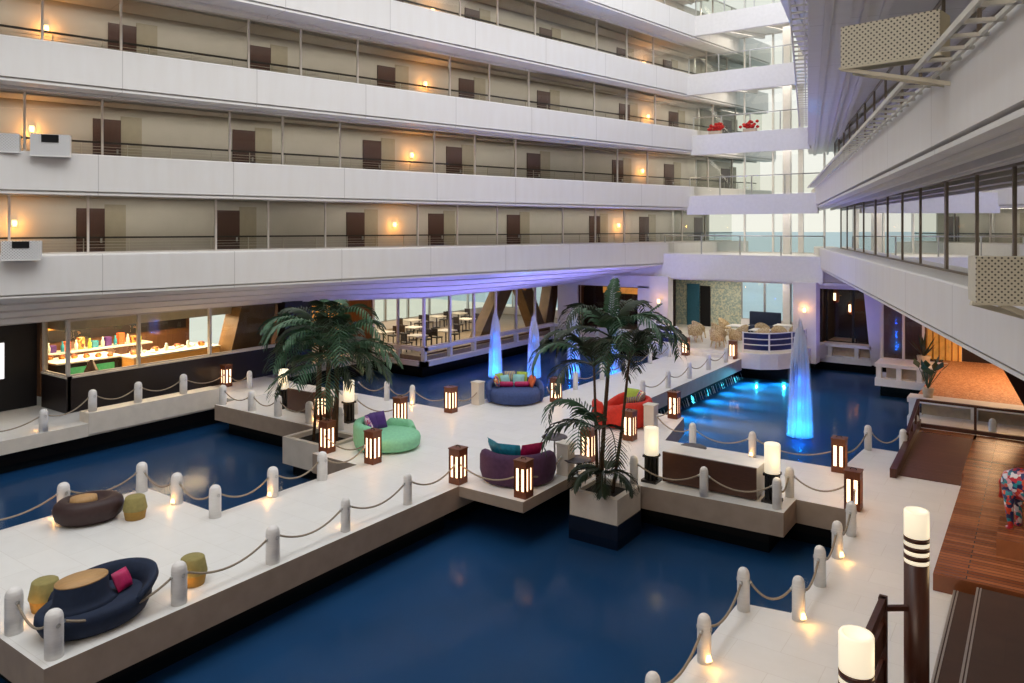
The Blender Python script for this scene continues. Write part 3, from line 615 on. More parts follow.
# dark bay right of the right pier
struct(MB().box(-11, -4.5, 45.2, 45.4, -.4, 3.6).box(-9.75, -9.6, 42.4, 45.2, -.4, 3.6).build('wall_back', 'darkroom')); struct(MB().box(-9.6, -5, 43, 45.3, -.5, .1).build('floor', 'darkroom'))
window((0, 43.0, 0), 0, -9.5, -8.2, .35, 3.2, 0, 'shopglass', 'blackmetal', .1); window((0, 43.0, 0), 0, -8.2, -7.1, .35, 3.2, 0, 'shopglass', 'blackmetal', .1)
struct(MB().loft([[(-7.2, 42.2, -.6), (-6.3, 42.2, -.6), (-6.3, 43, -.6), (-7.2, 43, -.6)], [(-7.6, 42.2, 3.7), (-6.2, 42.2, 3.7), (-6.2, 43, 3.7), (-7.6, 43, 3.7)]], smooth=False).build('wall_pier', 'pier'))
struct(MB().box(-9.8, -6.3, 42.2, 42.5, 3.2, 3.7).build('wall_far', 'pier'))
pend = None
for i, (x, y, z) in enumerate(((-9.2, 43.6, 2.35), (-8.6, 44.4, 1.7), (-7.3, 43.8, 1.9))):
    lb = 'copper pendant lantern in the dark bay, %s from the left' % ORD[i]
    if pend is None:
        pend = thing('pendant_lantern', lb, 'pendant lamp', (x, y, z), 0, 'copper pendants in the dark bay')
        MB().lathe([(.1, 0), (.19, .12), (.19, .55), (.1, .72), (.02, .75)], 12).build('shade', 'copper', pend); MB().box(-.06, .06, -.2, .2, .15, .55).build('glow', 'lglow', pend); MB().box(-.01, .01, -.01, .01, .75, 1.9).build('cord', 'blackmetal', pend)
    else: copy_tree(pend, (x, y, z), None, lb)
light('POINT', (-8.3, 43.8, 1.6), 10, '#ffa050', .2)
# next bay: mullioned glass, gold screen, dark slanted wall
for a, c in ((-6.1, -5.2), (-5.2, -4.4), (-4.4, -3.4)): window((0, 38.4, 0), 0, a, c, .4, 3.5, 0, 'shopglass', 'pier', .1)
struct(MB().box(-6.5, -3.4, 41.5, 41.7, -.4, 3.6).build('wall_back', 'brown')); 
o = thing('slat_screen', 'amber slatted screen glowing at the back of the right terrace', 'screen', (-4.4, 39.2, .42))
MB().box(0, 1.4, .2, .26, 0, 3.1).build('backing', 'glowgold', o)
for i in range(6): MB().box(i * .25, i * .25 + .06, 0, .12, 0, 3.1).build('slat', 'gold', o)
struct(MB().box(-3.0, 7, 39.5, 39.7, .4, 3.6).build('wall_terrace', 'darkroom')); struct(MB().box(-.6, .1, 39.3, 39.5, .4, 3.6).build('wall_pier', 'redf'))
light('AREA', (0, 35, 3.5), 420, '#ffd2a0', (4, 6)); light('POINT', (-1.2, 33.5, 3.2), 30, '#ffbf80', .2)
struct(MB().loft([[(.15, 26.6, .0), (5, 26.6, .0), (5, 27.4, .0), (.15, 27.4, .0)], [(-2.2, 30.0, 3.9), (5, 30.0, 3.9), (5, 30.8, 3.9), (-2.2, 30.8, 3.9)]], smooth=False).build('wall_slanted', 'walnut'))
# ------------------------------------------------------------------ timber deck, ramp, stairs at right
struct(MB().box(-1.6, 6, 15.25, 21.8, .0, .3).box(-1.66, 6, 21.8, 26.15, 0, .3).box(-3.12, -1.6, 25.6, 26.15, 0, .3).build('floor_deck', 'wood'))
struct(MB().loft([[(-3.1, 21.8, .005), (-1.66, 21.8, .005), (-1.66, 21.8, .02), (-3.1, 21.8, .02)], [(-3.1, 25.6, .005), (-1.66, 25.6, .005), (-1.66, 25.6, .3), (-3.1, 25.6, .3)]], smooth=False).build('floor_ramp', 'rampwood'))
o = thing('ramp_railing', 'dark timber railing along the ramp and far edge of the deck', 'railing', (-3.15, 21.5, 0))
MB().bar((0, 0, .12), (0, 4.75, .42), .16, .24).bar((0, 4.75, .36), (4.6, 4.75, .36), .1, .12).build('kerb_beam', 'polewood', o)
MB().bar((0, 2.4, .6), (0, 4.75, 1.12), .09, .07).bar((0, 4.75, 1.12), (5, 4.75, 1.12), .09, .07).build('handrail', 'polewood', o)
for y in (2.5, 3.4, 4.2): MB().box(-.03, .03, y - .03, y + .03, .25, .62 + .22 * (y - 2.4)).build('post', 'polewood', o)
for x in (0, 1.5, 3.0, 4.5): MB().box(x - .035, x + .035, 4.72, 4.78, .3, 1.1).build('post', 'polewood', o)
for i, (x0, x1, z) in enumerate(((-1.27, -.93, .15), (-.93, 6, .29))):
    struct(MB().box(x0, x1, -14, 15.1, 0, z).build('floor_stair', 'tread'))
    b = MB(); b.box(x0, x0 + .03, -14, 15.1, z, z + .006).box(x0 + .05, x0 + .075, -14, 15.1, z, z + .006); struct(b.build('trim_%d' % (8 + i), 'nosing'))
# lamp posts
LP0 = None
for i, (x, y) in enumerate(((-1.13, 9.28), (-1.16, 6.2))):
    lb = ('tall dark lamp post with glowing drum top behind the slatted railing', 'nearest tall lamp post, only its glowing drum top showing at bottom edge')[i]
    if LP0 is None:
        LP0 = thing('lamp_post', lb, 'lamp post', (x, y, .15), 0, 'drum topped lamp posts')
        MB().lathe([(.125, 0), (.125, 2.62), (.0, 2.62)], 28).build('pole', 'polewood', LP0)
        for j in range(3): MB().lathe([(.0, 0), (.122, 0), (.122, .045), (0, .045)], 28, c=(0, 0, 2.62 + .095 * j)).build('light_ring', 'dglow', LP0); MB().lathe([(0, 0), (.127, 0), (.127, .05), (0, .05)], 28, c=(0, 0, 2.665 + .095 * j)).build('band', 'polewood', LP0)
        MB().lathe([(.0, 0), (.125, 0), (.125, .36), (.118, .375), (.095, .375), (.09, .34), (0, .34)], 28, c=(0, 0, 2.81)).build('drum_shade', 'dglow', LP0)
    else: copy_tree(LP0, (x, y, .15), None, lb)
    light('POINT', (x + .5, y + .4, 2.9), 8, '#ffdba0', .15)
o = thing('slatted_railing', 'dark slatted timber railing beside the tall lamp post', 'railing', (-1.42, 9.0, 0))
MB().box(-.04, .04, -.04, .06, 0, 2.42).build('post', 'polewood', o); MB().box(-.04, .04, -2.4, -2.3, 0, 2.42).build('post', 'polewood', o)
for z in (.7, 1.1, 1.5, 1.9): MB().box(-.02, .02, -2.35, 0, z, z + .27).build('slat', 'polewood', o)
MB().box(-.03, .03, -2.35, .02, 2.3, 2.42).build('top_rail', 'polewood', o); MB().bar((0, .0, 2.3), (.3, .27, 2.28), .05).build('tie_bar', 'polewood', o)

# ------------------------------------------------------------------ bollards, ropes, lanterns
def bol_mesh(r_): return MB().lathe([(r_ * k, z) for k, z in ((1, 0), (1, .3), (1, .5), (.99, .56), (.95, .615), (.83, .66), (.6, .692), (.32, .708), (0, .712))], 20).data('bollard', 'bollard')
bol_thick, bol_slim = bol_mesh(.13), bol_mesh(.102)
eye_me = MB().tube([(0, .03 * math.cos(a), .03 * math.sin(a)) for a in [2 * PI * i / 8 for i in range(9)]], .007, 5).data('rope_eye', 'steel')
lamp_me = MB().loft([[(-.05, 0, 0), (.05, 0, 0), (.05, .03, 0), (-.05, .03, 0)], [(-.03, .0, .09), (.03, .0, .09), (.03, .012, .09), (-.03, .012, .09)]], smooth=False).data('foot_lamp', 'bulb')
def bollard(x, y, z, label, lamp=None):
    slim = x > -11.9 or (y > 10.5 and x > -12.6) or y > 17; r_ = .102 if slim else .13
    o = tag(bpy.data.objects.new('bollard', bol_slim if slim else bol_thick), label, 'bollard', 'white bollards around the pools'); COL.objects.link(o); o.location = (x, y, z)
    for sx in (r_ + .004, -r_ - .004):
        e = bpy.data.objects.new('rope_eye', eye_me); COL.objects.link(e); e.parent = o; e.location = (sx, 0, .5)
    if lamp is not None:
        e = bpy.data.objects.new('foot_lamp', lamp_me); COL.objects.link(e); e.parent = o; e.location = (r_ * math.cos(lamp), r_ * math.sin(lamp), .06); e.rotation_euler = (0, 0, lamp - PI / 2)
        light('POINT', (x + .26 * math.cos(lamp), y + .26 * math.sin(lamp), z + .13), 2.0, '#ffb75e', .03)
    return o
def rope(p, q, label, sag=.25, mat='rope'):
    p = Vector(p); q = Vector(q); n = 14; d = (q - p); d.z = 0; u = d.normalized() * .098
    a = p + u; c = q - u; o = thing('rope', label, 'rope', (a.x, a.y, a.z), 0, 'ropes between the bollards')
    pts = [(a.lerp(c, i / n) - a - Vector((0, 0, sag * 4 * (i / n) * (1 - i / n)))) for i in range(n + 1)]
    MB().tube(pts, .02, 7).build('strand', mat, o)
    for i in (0, n - 1):
        MB().tube([pts[i], pts[i + 1].lerp(pts[i], .55)] if i == 0 else [pts[i + 1], pts[i].lerp(pts[i + 1], .55)], .027, 7).build('end_ferrule', 'steel', o)
    return o
LT = None
def lantern(x, y, z, label):
    global LT
    if LT is None:
        o = LT = thing('floor_lantern', label, 'lantern', (x, y, z), 0, 'timber floor lanterns')
        b = MB(); s = .17
        b.box(-s, s, -s, s, 0, .16).box(-s, s, -s, s, .70, .86)
        for a in range(4):
            R = Matrix.Rotation(a * PI / 2, 3, 'Z')
            for x0, x1 in ((-s, -.115), (-.035, .035), (.115, s)): b.box(x0, x1, -s, -s + .03, .16, .70, 0, R)
        b.build('frame', 'lwood', o, bevel=.006)
        MB().box(-.13, .13, -.13, .13, .16, .70).build('diffuser', 'lglow', o)
        MB().box(-s - .012, s + .012, -s - .012, s + .012, .86, .89).build('lid', 'lwood', o); MB().tube([(-.07, 0, .89), (-.05, 0, .93), (.05, 0, .93), (.07, 0, .89)], .012, 6).build('handle', 'blackmetal', o)
    else: o = copy_tree(LT, (x, y, z), None, label)
    light('POINT', (x + .3, y - .3, z + .45), 2.2, '#ffb066', .08); light('POINT', (x - .3, y + .3, z + .45), 2.2, '#ffb066', .08)
    return o
RA = .5
def row(where, pts, ropes=True, sag=.24, mat='rope', lampdir=None, start='near end'):
    # pts: (x, y, z, kind) kind b = bollard, B = bollard with foot lamp, l = a lantern built elsewhere, n = a point the rope only ends at, x = a break
    nb = 0; prev = None; nr = 0
    for p in pts:
        if p == 'x': prev = None; continue
        x, y, z, kd = p
        if kd in 'bB':
            bollard(x, y, z, 'white bollard on %s, %s from the %s' % (where, ORD[nb], start), lampdir if kd == 'B' else None); nb += 1
        if prev is not None and ropes:
            rope((prev[0], prev[1], prev[2] + RA), (x, y, z + RA), 'tan rope on %s, %s span from the %s' % (where, ORD[nr], start), sag, mat); nr += 1
        prev = p
row("the left walkway's front edge", [(-13.35, 5.32, 0, 'B'), (-12.1, 5.36, 0, 'b'), (-12.08, 7.35, 0, 'B'), (-12.08, 9.27, 0, 'b'), (-12.08, 11.12, 0, 'B'), (-12.08, 13.03, 0, 'b'), (-12.0, 14.75, 0, 'l'), (-10.17, 14.98, 0, 'l'), (-10.2, 16.9, 0, 'n')], lampdir=2.4)
row("the front pad's water side", [(-17.95, 6.0, 0, 'n'), (-17.95, 8.15, 0, 'B'), (-17.95, 9.95, 0, 'b'), (-16.5, 9.98, 0, 'B'), (-15.03, 10.0, 0, 'b'), (-15.05, 11.55, 0, 'B'), (-15.03, 13.05, 0, 'b'), (-15.0, 14.6, 0, 'l'), (-16.8, 14.6, 0, 'l')], lampdir=-1.2)
row('the quay before the lit shop', [(-25.75, 8.9, 0, 'n'), (-25.75, 11.1, 0, 'B'), (-25.85, 12.65, .33, 'b'), (-25.85, 14.2, .33, 'b'), (-25.85, 15.9, .33, 'b'), (-27.05, 18.5, 0, 'l'), (-25.95, 18.8, 0, 'b')], lampdir=PI)
row("the left bridge's front edge", [(-24.4, 16.55, 0, 'b'), (-22.72, 16.55, 0, 'b'), (-21.35, 16.6, 0, 'b'), (-19.75, 16.6, 0, 'B'), (-18.3, 16.6, 0, 'b')], lampdir=.6, start='left end')
row("the left bridge's back edge", [(-21.6, 20.45, 0, 'n'), (-20.0, 20.45, 0, 'b'), (-18.75, 20.48, 0, 'B'), (-16.95, 20.5, 0, 'l'), (-16.75, 21.9, 0, 'n')], lampdir=-1.0, start='left end')
row('the left bridge behind the green daybed', [(-19.4, 18.3, 0, 'b'), (-17.25, 18.2, 0, 'l')], start='left end')
row("the bar platform's front edge", [(-8.4, 17.32, 0, 'b'), (-6.63, 17.45, 0, 'b'), (-4.98, 17.65, 0, 'b'), (-4.95, 18.6, 0, 'b'), (-3.6, 18.7, 0, 'l')], start='left end')
row("the bar platform's back edge", [(-10.05, 22.2, 0, 'n'), (-8.4, 21.2, 0, 'b'), (-6.67, 21.25, 0, 'B'), (-4.45, 21.35, 0, 'l'), (-4.15, 23.85, 0, 'b'), (-3.25, 23.95, 0, 'b'), (-3.2, 26.05, 0, 'b')], lampdir=-1.6, start='left end')
row("the right quay's pool edge", [(-4.1, 9.0, 0, 'B'), (-4.1, 10.8, 0, 'B'), (-4.12, 12.65, 0, 'b'), (-3.28, 12.85, 0, 'B'), (-3.28, 14.3, 0, 'b'), (-3.28, 15.7, 0, 'B'), (-3.28, 17.0, 0, 'b'), (-3.5, 18.55, 0, 'l')], lampdir=-.6)
row("the far walkway's left edge", [(-15.2, 26.1, 0, 'b'), (-15.25, 28.4, 0, 'b'), (-15.25, 30.8, 0, 'b'), (-15.25, 33.15, 0, 'b'), (-15.25, 35.4, 0, 'b')])
row("the far walkway's right edge", [(-12.32, 26.15, 0, 'b'), (-12.32, 28.5, 0, 'b'), (-12.35, 30.8, 0, 'b'), (-12.4, 33.2, 0, 'b'), (-12.4, 35.5, 0, 'b')])
row('the plaza by the right lantern', [(-10.3, 22.3, 0, 'n'), (-10.15, 24.1, 0, 'n')])
row('the plaza beside the blue daybed', [(-15.2, 23.8, 0, 'n'), (-14.7, 23.95, 0, 'n'), ])
row('the path behind the timber railing', [(-1.25, 26.9, -.02, 'b')])
for x, y, z, lb in ((-16.78, 14.75, 0, 'lantern at the pad corner left of the green daybed'), (-14.98, 14.78, 0, 'lantern standing right in front of the green daybed'), (-17.2, 18.2, 0, 'lantern behind the green daybed, crossed by a rope'), (-16.88, 20.4, 0, 'lantern at the pool edge left of the blue daybed'), (-14.72, 23.85, 0, 'lantern just right of the blue daybed'),
                    (-12.05, 14.85, 0, 'lantern left of the purple sofa at the deck corner'), (-10.15, 14.98, 0, 'lantern at the corner in front of the purple sofa'), (-10.25, 18.3, 0, 'lantern behind the right palm beside the round table'), (-10.25, 20.85, 0, 'lantern in front of the red sofa, behind the palm'), (-10.2, 24.1, 0, 'lantern on the plaza corner over the bright blue pool'),
                    (-14.75, 36.3, 0, 'lantern at the far end of the walkway, left side'), (-12.45, 36.65, 0, 'lantern at the far end of the walkway, right side'), (-4.4, 21.3, 0, 'lantern at the back corner between pool and right quay'), (-3.55, 18.65, 0, 'lantern on the right quay, nearer of the two there'), (-27.05, 18.5, 0, 'lantern on the quay before the dark shop plinth'), (-19.9, 17.2, 0, 'small lantern glowing under the left palm')):
    lantern(x, y, z, 'brown slotted ' + lb)
# square stone posts
SPme = MB().box(-.17, .17, -.17, .17, 0, .78).box(-.19, .19, -.19, .19, .78, .82).data('stone_post', 'stone')
for x, y, lb in ((-10.2, 17.0, 'square stone post beside the purple sofa'), (-10.2, 22.25, 'square stone post at the right end of the red sofa'), (-16.85, 21.9, 'square stone post at the left end of the blue daybed')):
    o = tag(bpy.data.objects.new('stone_post', SPme), lb, 'post', 'square stone posts'); COL.objects.link(o); o.location = (x, y, 0)

# ------------------------------------------------------------------ bars with drum lamps
def bar(label, x, y, sx):
    h = thing('bar_counter', label, 'counter', (x, y, 0))
    MB().box(0, sx, .06, .82, .08, .72).build('body', 'white', h); MB().box(0, sx, 0, .06, .04, .78).build('front_panel', 'barwood', h, bevel=.008); MB().box(.02, sx, .06, .86, .72, .76).build('worktop', 'bartop', h); MB().box(.1, sx - .1, .1, .75, 0, .08).build('plinth', 'charcoal', h)
bar('low dark fronted bar counter with pale top on the right platform', -7.85, 17.8, 2.35)
bar('low dark fronted bar counter under the left palm on the left bridge', -21.75, 17.3, 2.3)
D0 = None
for x, y, lb in ((-8.12, 17.75, 'glowing white drum lamp on black base left of the right bar'), (-5.2, 18.05, 'glowing white drum lamp on black base right of the right bar'), (-22.2, 17.5, 'glowing drum lamp left of the bar under the left palm'), (-18.8, 17.45, 'glowing drum lamp right of the bar under the left palm')):
    if D0 is None:
        D0 = thing('drum_lamp', lb, 'lamp', (x, y, 0), 0, 'drum lamps beside the bars')
        b = MB().box(-.2, .2, -.2, .2, 0, .06)
        for i in range(10):
            a = 2 * PI * i / 10; b.bar((.15 * math.cos(a), .15 * math.sin(a), .05), (.15 * math.cos(a), .15 * math.sin(a), .66), .045)
        b.lathe([(.11, .05), (.11, .66)], 14).box(-.17, .17, -.17, .17, .62, .68)
        b.build('base', 'blackmetal', D0); MB().lathe([(0, .68), (.175, .68), (.18, 1.34), (.16, 1.36), (0, 1.36)], 24).build('shade', 'dglow', D0)
    else: copy_tree(D0, (x, y, 0), None, lb)
    light('POINT', (x + .3, y - .35, 1.0), 5, '#ffdca0', .15); light('POINT', (x - .2, y + .4, 1.0), 4, '#ffdca0', .15)
# side tables
S0 = None
for x, y, h_, lb in ((-11.0, 17.75, .68, 'round dark table on thin stem behind the purple sofa'), (-7.75, 19.6, .5, 'round dark table on the bar platform behind the bar'), (-9.9, 18.0 - .9, .42, 'round dark table at the platform edge beneath the right palm')):
    o = thing('side_table', lb, 'table', (x, y, 0), 0, 'round side tables'); MB().lathe([(0, h_ - .035), (.34, h_ - .035), (.36, h_ - .02), (.34, h_), (0, h_)], 28).build('tabletop', 'tabletop', o)
    MB().lathe([(.2, 0), (.2, .015), (.03, .03), (.025, h_ - .035)], 14).build('pedestal', 'steel', o)

# ------------------------------------------------------------------ sofas
def arc_back(a0, a1, ri, ro, h0, h1, z0=0.05, n=28):
    rings = []
    for i in range(n + 1):
        t = i / n; a = a0 + (a1 - a0) * t; e = min(1, min(t, 1 - t) * 5); e = math.sin(e * PI / 2); h = h0 + (h1 - h0) * e; w = (ro - ri)
        c, s = math.cos(a), math.sin(a)
        prof = [(ri, z0), (ro - .06, z0), (ro, z0 + .2), (ro, h - .12), (ro - .04, h - .03), (ri + w / 2, h), (ri + .04, h - .03), (ri, h - .12)]
        rings.append([(r_ * c, r_ * s, z) for r_, z in prof])
    return MB().loft(rings)
def seat(r_, h, sx=1, sy=1): return MB().lathe([(0, .05), (r_ - .08, .05), (r_ - .02, .1), (r_, h - .12), (r_ - .03, h - .04), (r_ - .12, h), (0, h + .01)], 40, sx=sx, sy=sy)
def feet(h, r_):
    for i in range(4): a = PI / 4 + i * PI / 2; MB().lathe([(.04, 0), (.05, .06)], 10, c=(r_ * math.cos(a), r_ * math.sin(a), 0)).build('foot', 'blackmetal', h)
def cushion(label, mat, loc, rz=0, tilt=70, s=.45, th=.16, group=None, cat='cushion', sx=1):
    b = MB(); n = 8; g = {}
    for sd in (1, -1):
        for i in range(n + 1):
            for j in range(n + 1):
                u, v = 2 * i / n - 1, 2 * j / n - 1
                bow = 1 - .1 * (1 - abs(u)) * 0
                z = sd * th / 2 * ((1 - u ** 4) * (1 - v ** 4)) ** .6
                k = 1 - .07 * (1 - u * u if abs(v) == 1 else (1 - v * v if abs(u) == 1 else 0))
                g[sd, i, j] = len(b.v); b.v.append(Vector((u * s * sx / 2 * (1 - .06 * (1 - v * v) * 0), v * s / 2, z)))
    for sd in (1, -1):
        for i in range(n):
            for j in range(n):
                q = [g[sd, i, j], g[sd, i + 1, j], g[sd, i + 1, j + 1], g[sd, i, j + 1]]; b.face(q if sd > 0 else q[::-1], 0, True)
    o = b.build('cushion', mat, loc=loc); o.rotation_euler = (math.radians(tilt), 0, rz)
    return tag(o, label, cat, group)
def atc(cx, cy, a, r_): return (cx + r_ * math.cos(a), cy + r_ * math.sin(a))
rad = math.radians
# purple tub: its back turns towards the camera
h = thing('tub_sofa', 'round purple velvet tub sofa at the deck corner, back to us', 'sofa', (-11.05, 16.05, 0)); feet(h, .6)
seat(.82, .42).build('seat', 'purple', h); arc_back(rad(-165), rad(45), .74, .98, .46, .82).build('backrest', 'purple', h)
for a, m, lb in ((-120, 'teal', 'teal silk cushion, left one in the purple sofa'), (-75, 'teal', 'teal silk cushion, middle one in the purple sofa'), (-25, 'magenta', 'magenta silk cushion at the right of the purple sofa')):
    x, y = atc(-11.05, 16.05, rad(a), .6); cushion(lb, m, (x, y, .76), rad(a) - PI / 2, 66, .62, group='cushions in the purple sofa')
# green daybed
gx, gy = -15.75, 16.15
h = thing('tub_sofa', 'mint green round daybed with curved back beside the left palm', 'sofa', (gx, gy, 0)); feet(h, .6)
seat(.95, .42, 1.05, .95).build('seat', 'greenf', h); arc_back(rad(140), rad(300), .72, 1.0, .5, .78).build('backrest', 'greenf', h)
arc_back(rad(75), rad(140), .74, .98, .46, .62).build('backrest', 'greenf', h)
for a, m, lb in ((190, 'violet', 'violet cushion at the back of the green daybed'), (225, 'pat2', 'pink floral cushion on the green daybed'), (165, 'violet', 'rear violet cushion on the green daybed')):
    x, y = atc(gx, gy, rad(a), .55); cushion(lb, m, (x, y, .66), rad(a) - PI / 2, 65, .5, group='cushions on the green daybed')
# blue daybed
bx, by = -16.0, 23.05
h = thing('tub_sofa', 'round blue daybed full of cushions in front of the fountains', 'sofa', (bx, by, 0)); feet(h, .6)
seat(.97, .48).build('seat', 'bluef', h); arc_back(rad(20), rad(235), .86, 1.08, .5, .72).build('backrest', 'bluef', h)
for i, (a, m, lb, rr_, z) in enumerate(((205, 'pat1', 'patchwork cushion at left end of the blue daybed', .68, .7), (175, 'limef', 'lime cushion in the back row on the blue daybed', .74, .74), (140, 'pat3', 'striped cushion in the back row on the blue daybed', .74, .76), (105, 'limef', 'lime cushion at the back right of the blue daybed', .74, .74), (60, 'orange', 'orange cushion at right end of the blue daybed', .68, .68), (170, 'aqua', 'pale aqua cushion, left of two on the blue daybed', .5, .68), (110, 'aqua', 'pale aqua cushion, right of two on the blue daybed', .5, .68))):
    x, y = atc(bx, by, rad(a), rr_); cushion(lb, m, (x, y, z), rad(a) - PI / 2, 68, .44, group='cushions on the blue daybed')
for i, (dx, dy, lb) in enumerate(((-.38, -.05, 'magenta bolster, left one on the blue daybed'), (.1, .3, 'magenta bolster, right one on the blue daybed'))):
    o = MB().tube([(-.28, 0, 0), (-.24, 0, 0), (.24, 0, 0), (.28, 0, 0)], [.05, .1, .1, .05], 12).build('bolster', 'magenta', loc=(bx + dx, by + dy, .59), rz=rad(35)); tag(o, lb, 'cushion', 'magenta bolsters')
# red sofa
rx_, ry_ = -11.35, 22.5
h = thing('tub_sofa', 'round red tub sofa with striped cushions behind the right palm', 'sofa', (rx_, ry_, 0)); feet(h, .6)
seat(.82, .42).build('seat', 'redf', h); arc_back(rad(-100), rad(150), .76, 1.0, .5, .85).build('backrest', 'redf', h); arc_back(rad(-160), rad(-105), .76, .98, .5, .8).build('backrest', 'redf', h)
for a, m, lb in ((10, 'pat3', 'violet striped cushion at the right of the red sofa'), (45, 'pat1', 'patchwork cushion in the middle of the red sofa'), (85, 'limef', 'lime cushion at the back of the red sofa'), (-35, 'pat3', 'striped cushion at the front of the red sofa')):
    x, y = atc(rx_, ry_, rad(a), .62); cushion(lb, m, (x, y, .78), rad(a) - PI / 2, 65, .5, group='cushions on the red sofa')
# navy pod sofa at the lower left
h = thing('pod_sofa', 'large navy pod sofa with tan topped centre on the front pad', 'sofa', (-12.62, 6.22, 0), rad(88))
el = lambda r_, a: (r_ * .90 * math.cos(a), r_ * .64 * math.sin(a))
rings = []
for r_, z in ((.8, .03), (.88, .08), (.98, .26), (.97, .36), (.9, .41), (.6, .40)):
    rings.append([el(r_, 2 * PI * i / 40) + (z,) for i in range(40)])
MB().loft(rings).build('seat', 'navy', h)
rings = []
for i in range(33):
    t = i / 32; a = rad(-62 + 185 * t); e = math.sin(PI * t) ** .55; hh = .40 + .27 * e
    rings.append([el(r_, a) + (z,) for r_, z in ((.76, .36), (.96, .30), (1.03 + .09 * e, hh - .08), (1.01 + .09 * e, hh - .01), (.96 + .08 * e, hh), (.88 + .08 * e, hh - .06))])
MB().loft(rings).build('backrest', 'navy', h)
MB().lathe([(.60, .38), (.47, .44), (.42, .52), (.40, .76), (.39, .78)], 32, c=(-.22, -.02, 0), sx=1.0, sy=.72).build('centre_pod', 'navy', h); MB().lathe([(0, .775), (.395, .775), (.395, .795), (.0, .795)], 32, c=(-.22, -.02, 0), sx=1.0, sy=.72).build('pod_top', 'tan', h)['label'] = 'tan wooden pod top'
cushion('magenta cushion on the navy pod sofa', 'magenta', (-12.55, 6.62, .56), rad(110), 62, .32)
# maroon ring pouf
h = thing('ring_pouf', 'oval maroon leather pouf with small tan top beside pool', 'pouf', (-17.12, 8.3, 0), rad(65))
MB().lathe([(.0, .03), (.76, .03), (.9, .12), (.97, .28), (.93, .42), (.8, .50), (.62, .51), (.5, .45), (.42, .43)], 40, sx=.72, sy=.56).build('seat', 'maroon', h); MB().lathe([(0, .38), (.36, .38), (.33, .545), (.0, .55)], 30, c=(-.1, 0, 0), sx=.78, sy=.56).build('top', 'tan', h)['label'] = 'small tan oval top'
# waisted stools
K0 = None
for x, y, lb in ((-16.42, 8.95, 'olive waisted stool beside the maroon pouf'), (-13.75, 5.95, 'olive waisted stool left of the navy pod sofa'), (-12.55, 7.9, 'olive waisted stool behind the front edge bollard')):
    if K0 is None:
        K0 = thing('waisted_stool', lb, 'stool', (x, y, 0), rad(20), 'olive waisted stools')
        MB().lathe([(0, .0), (.2, .0), (.235, .2), (.235, .21)], 26).build('lower_drum', 'yellow', K0); MB().lathe([(.245, .2), (.25, .22), (.2, .47), (.18, .485), (0, .485)], 26).build('upper_drum', 'olive', K0)
    else: copy_tree(K0, (x, y, 0), rad(50), lb)

# ------------------------------------------------------------------ palms
def frond(L, el, droop, leaf, mat, n=34, bend=0.0, wd=.026):
    b = MB(); pts = []; p = Vector((0, 0, 0)); e = el; yaw = 0; N = 16
    for i in range(N + 1):
        pts.append(p.copy()); d = Vector((math.cos(e) * math.cos(yaw), math.cos(e) * math.sin(yaw), math.sin(e))); p = p + d * (L / N); e -= droop / N * (.4 + 1.2 * i / N); yaw += bend / N
    b.tube(pts, [.022 * (1 - .85 * i / N) + .003 for i in range(N + 1)], 5)
    for i in range(n):
        t = .12 + .88 * i / (n - 1); k = min(int(t * N), N - 1); f = t * N - k; q = pts[k].lerp(pts[k + 1], f); tg = (pts[k + 1] - pts[k]).normalized()
        sd = tg.cross(Vector((0, 0, 1))).normalized(); up = sd.cross(tg)
        ll = leaf * (math.sin(PI * min(1, t * .74 + .2)) ** .6) * random.uniform(.85, 1.12)
        for s in (1, -1):
            d = (sd * s * .78 + tg * .6 + up * random.uniform(.02, .25)).normalized(); w_ = tg * wd * (.8 + .4 * random.random()) + up * wd * .5
            m1 = q + d * ll * .45 + Vector((0, 0, -.04 * ll)); m2 = q + d * ll * .78 + Vector((0, 0, -.2 * ll)); tip = q + d * ll * .98 + Vector((0, 0, -.42 * ll * random.uniform(.6, 1.3)))
            b0 = len(b.v); b.v += [q - w_ * .5, q + w_ * .5, m1 + w_, m1 - w_, m2 + w_ * .8, m2 - w_ * .8, tip]
            b.face([b0, b0 + 1, b0 + 2, b0 + 3]); b.face([b0 + 3, b0 + 2, b0 + 4, b0 + 5]); b.face([b0 + 5, b0 + 4, b0 + 6])
    return b.data('frond', mat)
def palm(name, label, loc, stems, fronds):
    h = thing(name, label, 'palm', loc)
    for pts, r_ in stems: MB().tube(pts, [r_ * (1 - .35 * i / (len(pts) - 1)) for i in range(len(pts))], 9).build('stem', 'trunk', h)
    for (cx, cy, cz, az, me) in fronds:
        o = bpy.data.objects.new('frond', me); COL.objects.link(o); o.parent = h; o.location = (cx, cy, cz); o.rotation_euler = (0, 0, az)
    return h
random.seed(3)
fl = [frond(L, rad(e), rad(d),   .68, m, 20, bd, .033) for L, e, d, m, bd in ((2.3, 62, 130, 'leaf', .2), (2.3, 42, 125, 'leafy', -.2), (2.2, 20, 100, 'leaf', .1), (2.0, 78, 130, 'leafd', .3), (2.1, -5, 80, 'leafy', -.1), (2.3, 50, 155, 'leaf', 0), (1.9, 30, 130, 'leafd', .2))]
fr = []
for i in range(36):
    j = i % 7; az = i * 2.399 + random.uniform(-.2, .2)
    c_ = [(-.05, .1, 3.15), (.45, -.1, 2.75), (-.55, .2, 2.8), (.2, .2, 2.45), (-.25, -.15, 2.2)][i % 5]
    fr.append((c_[0], c_[1], c_[2], az, fl[j]))
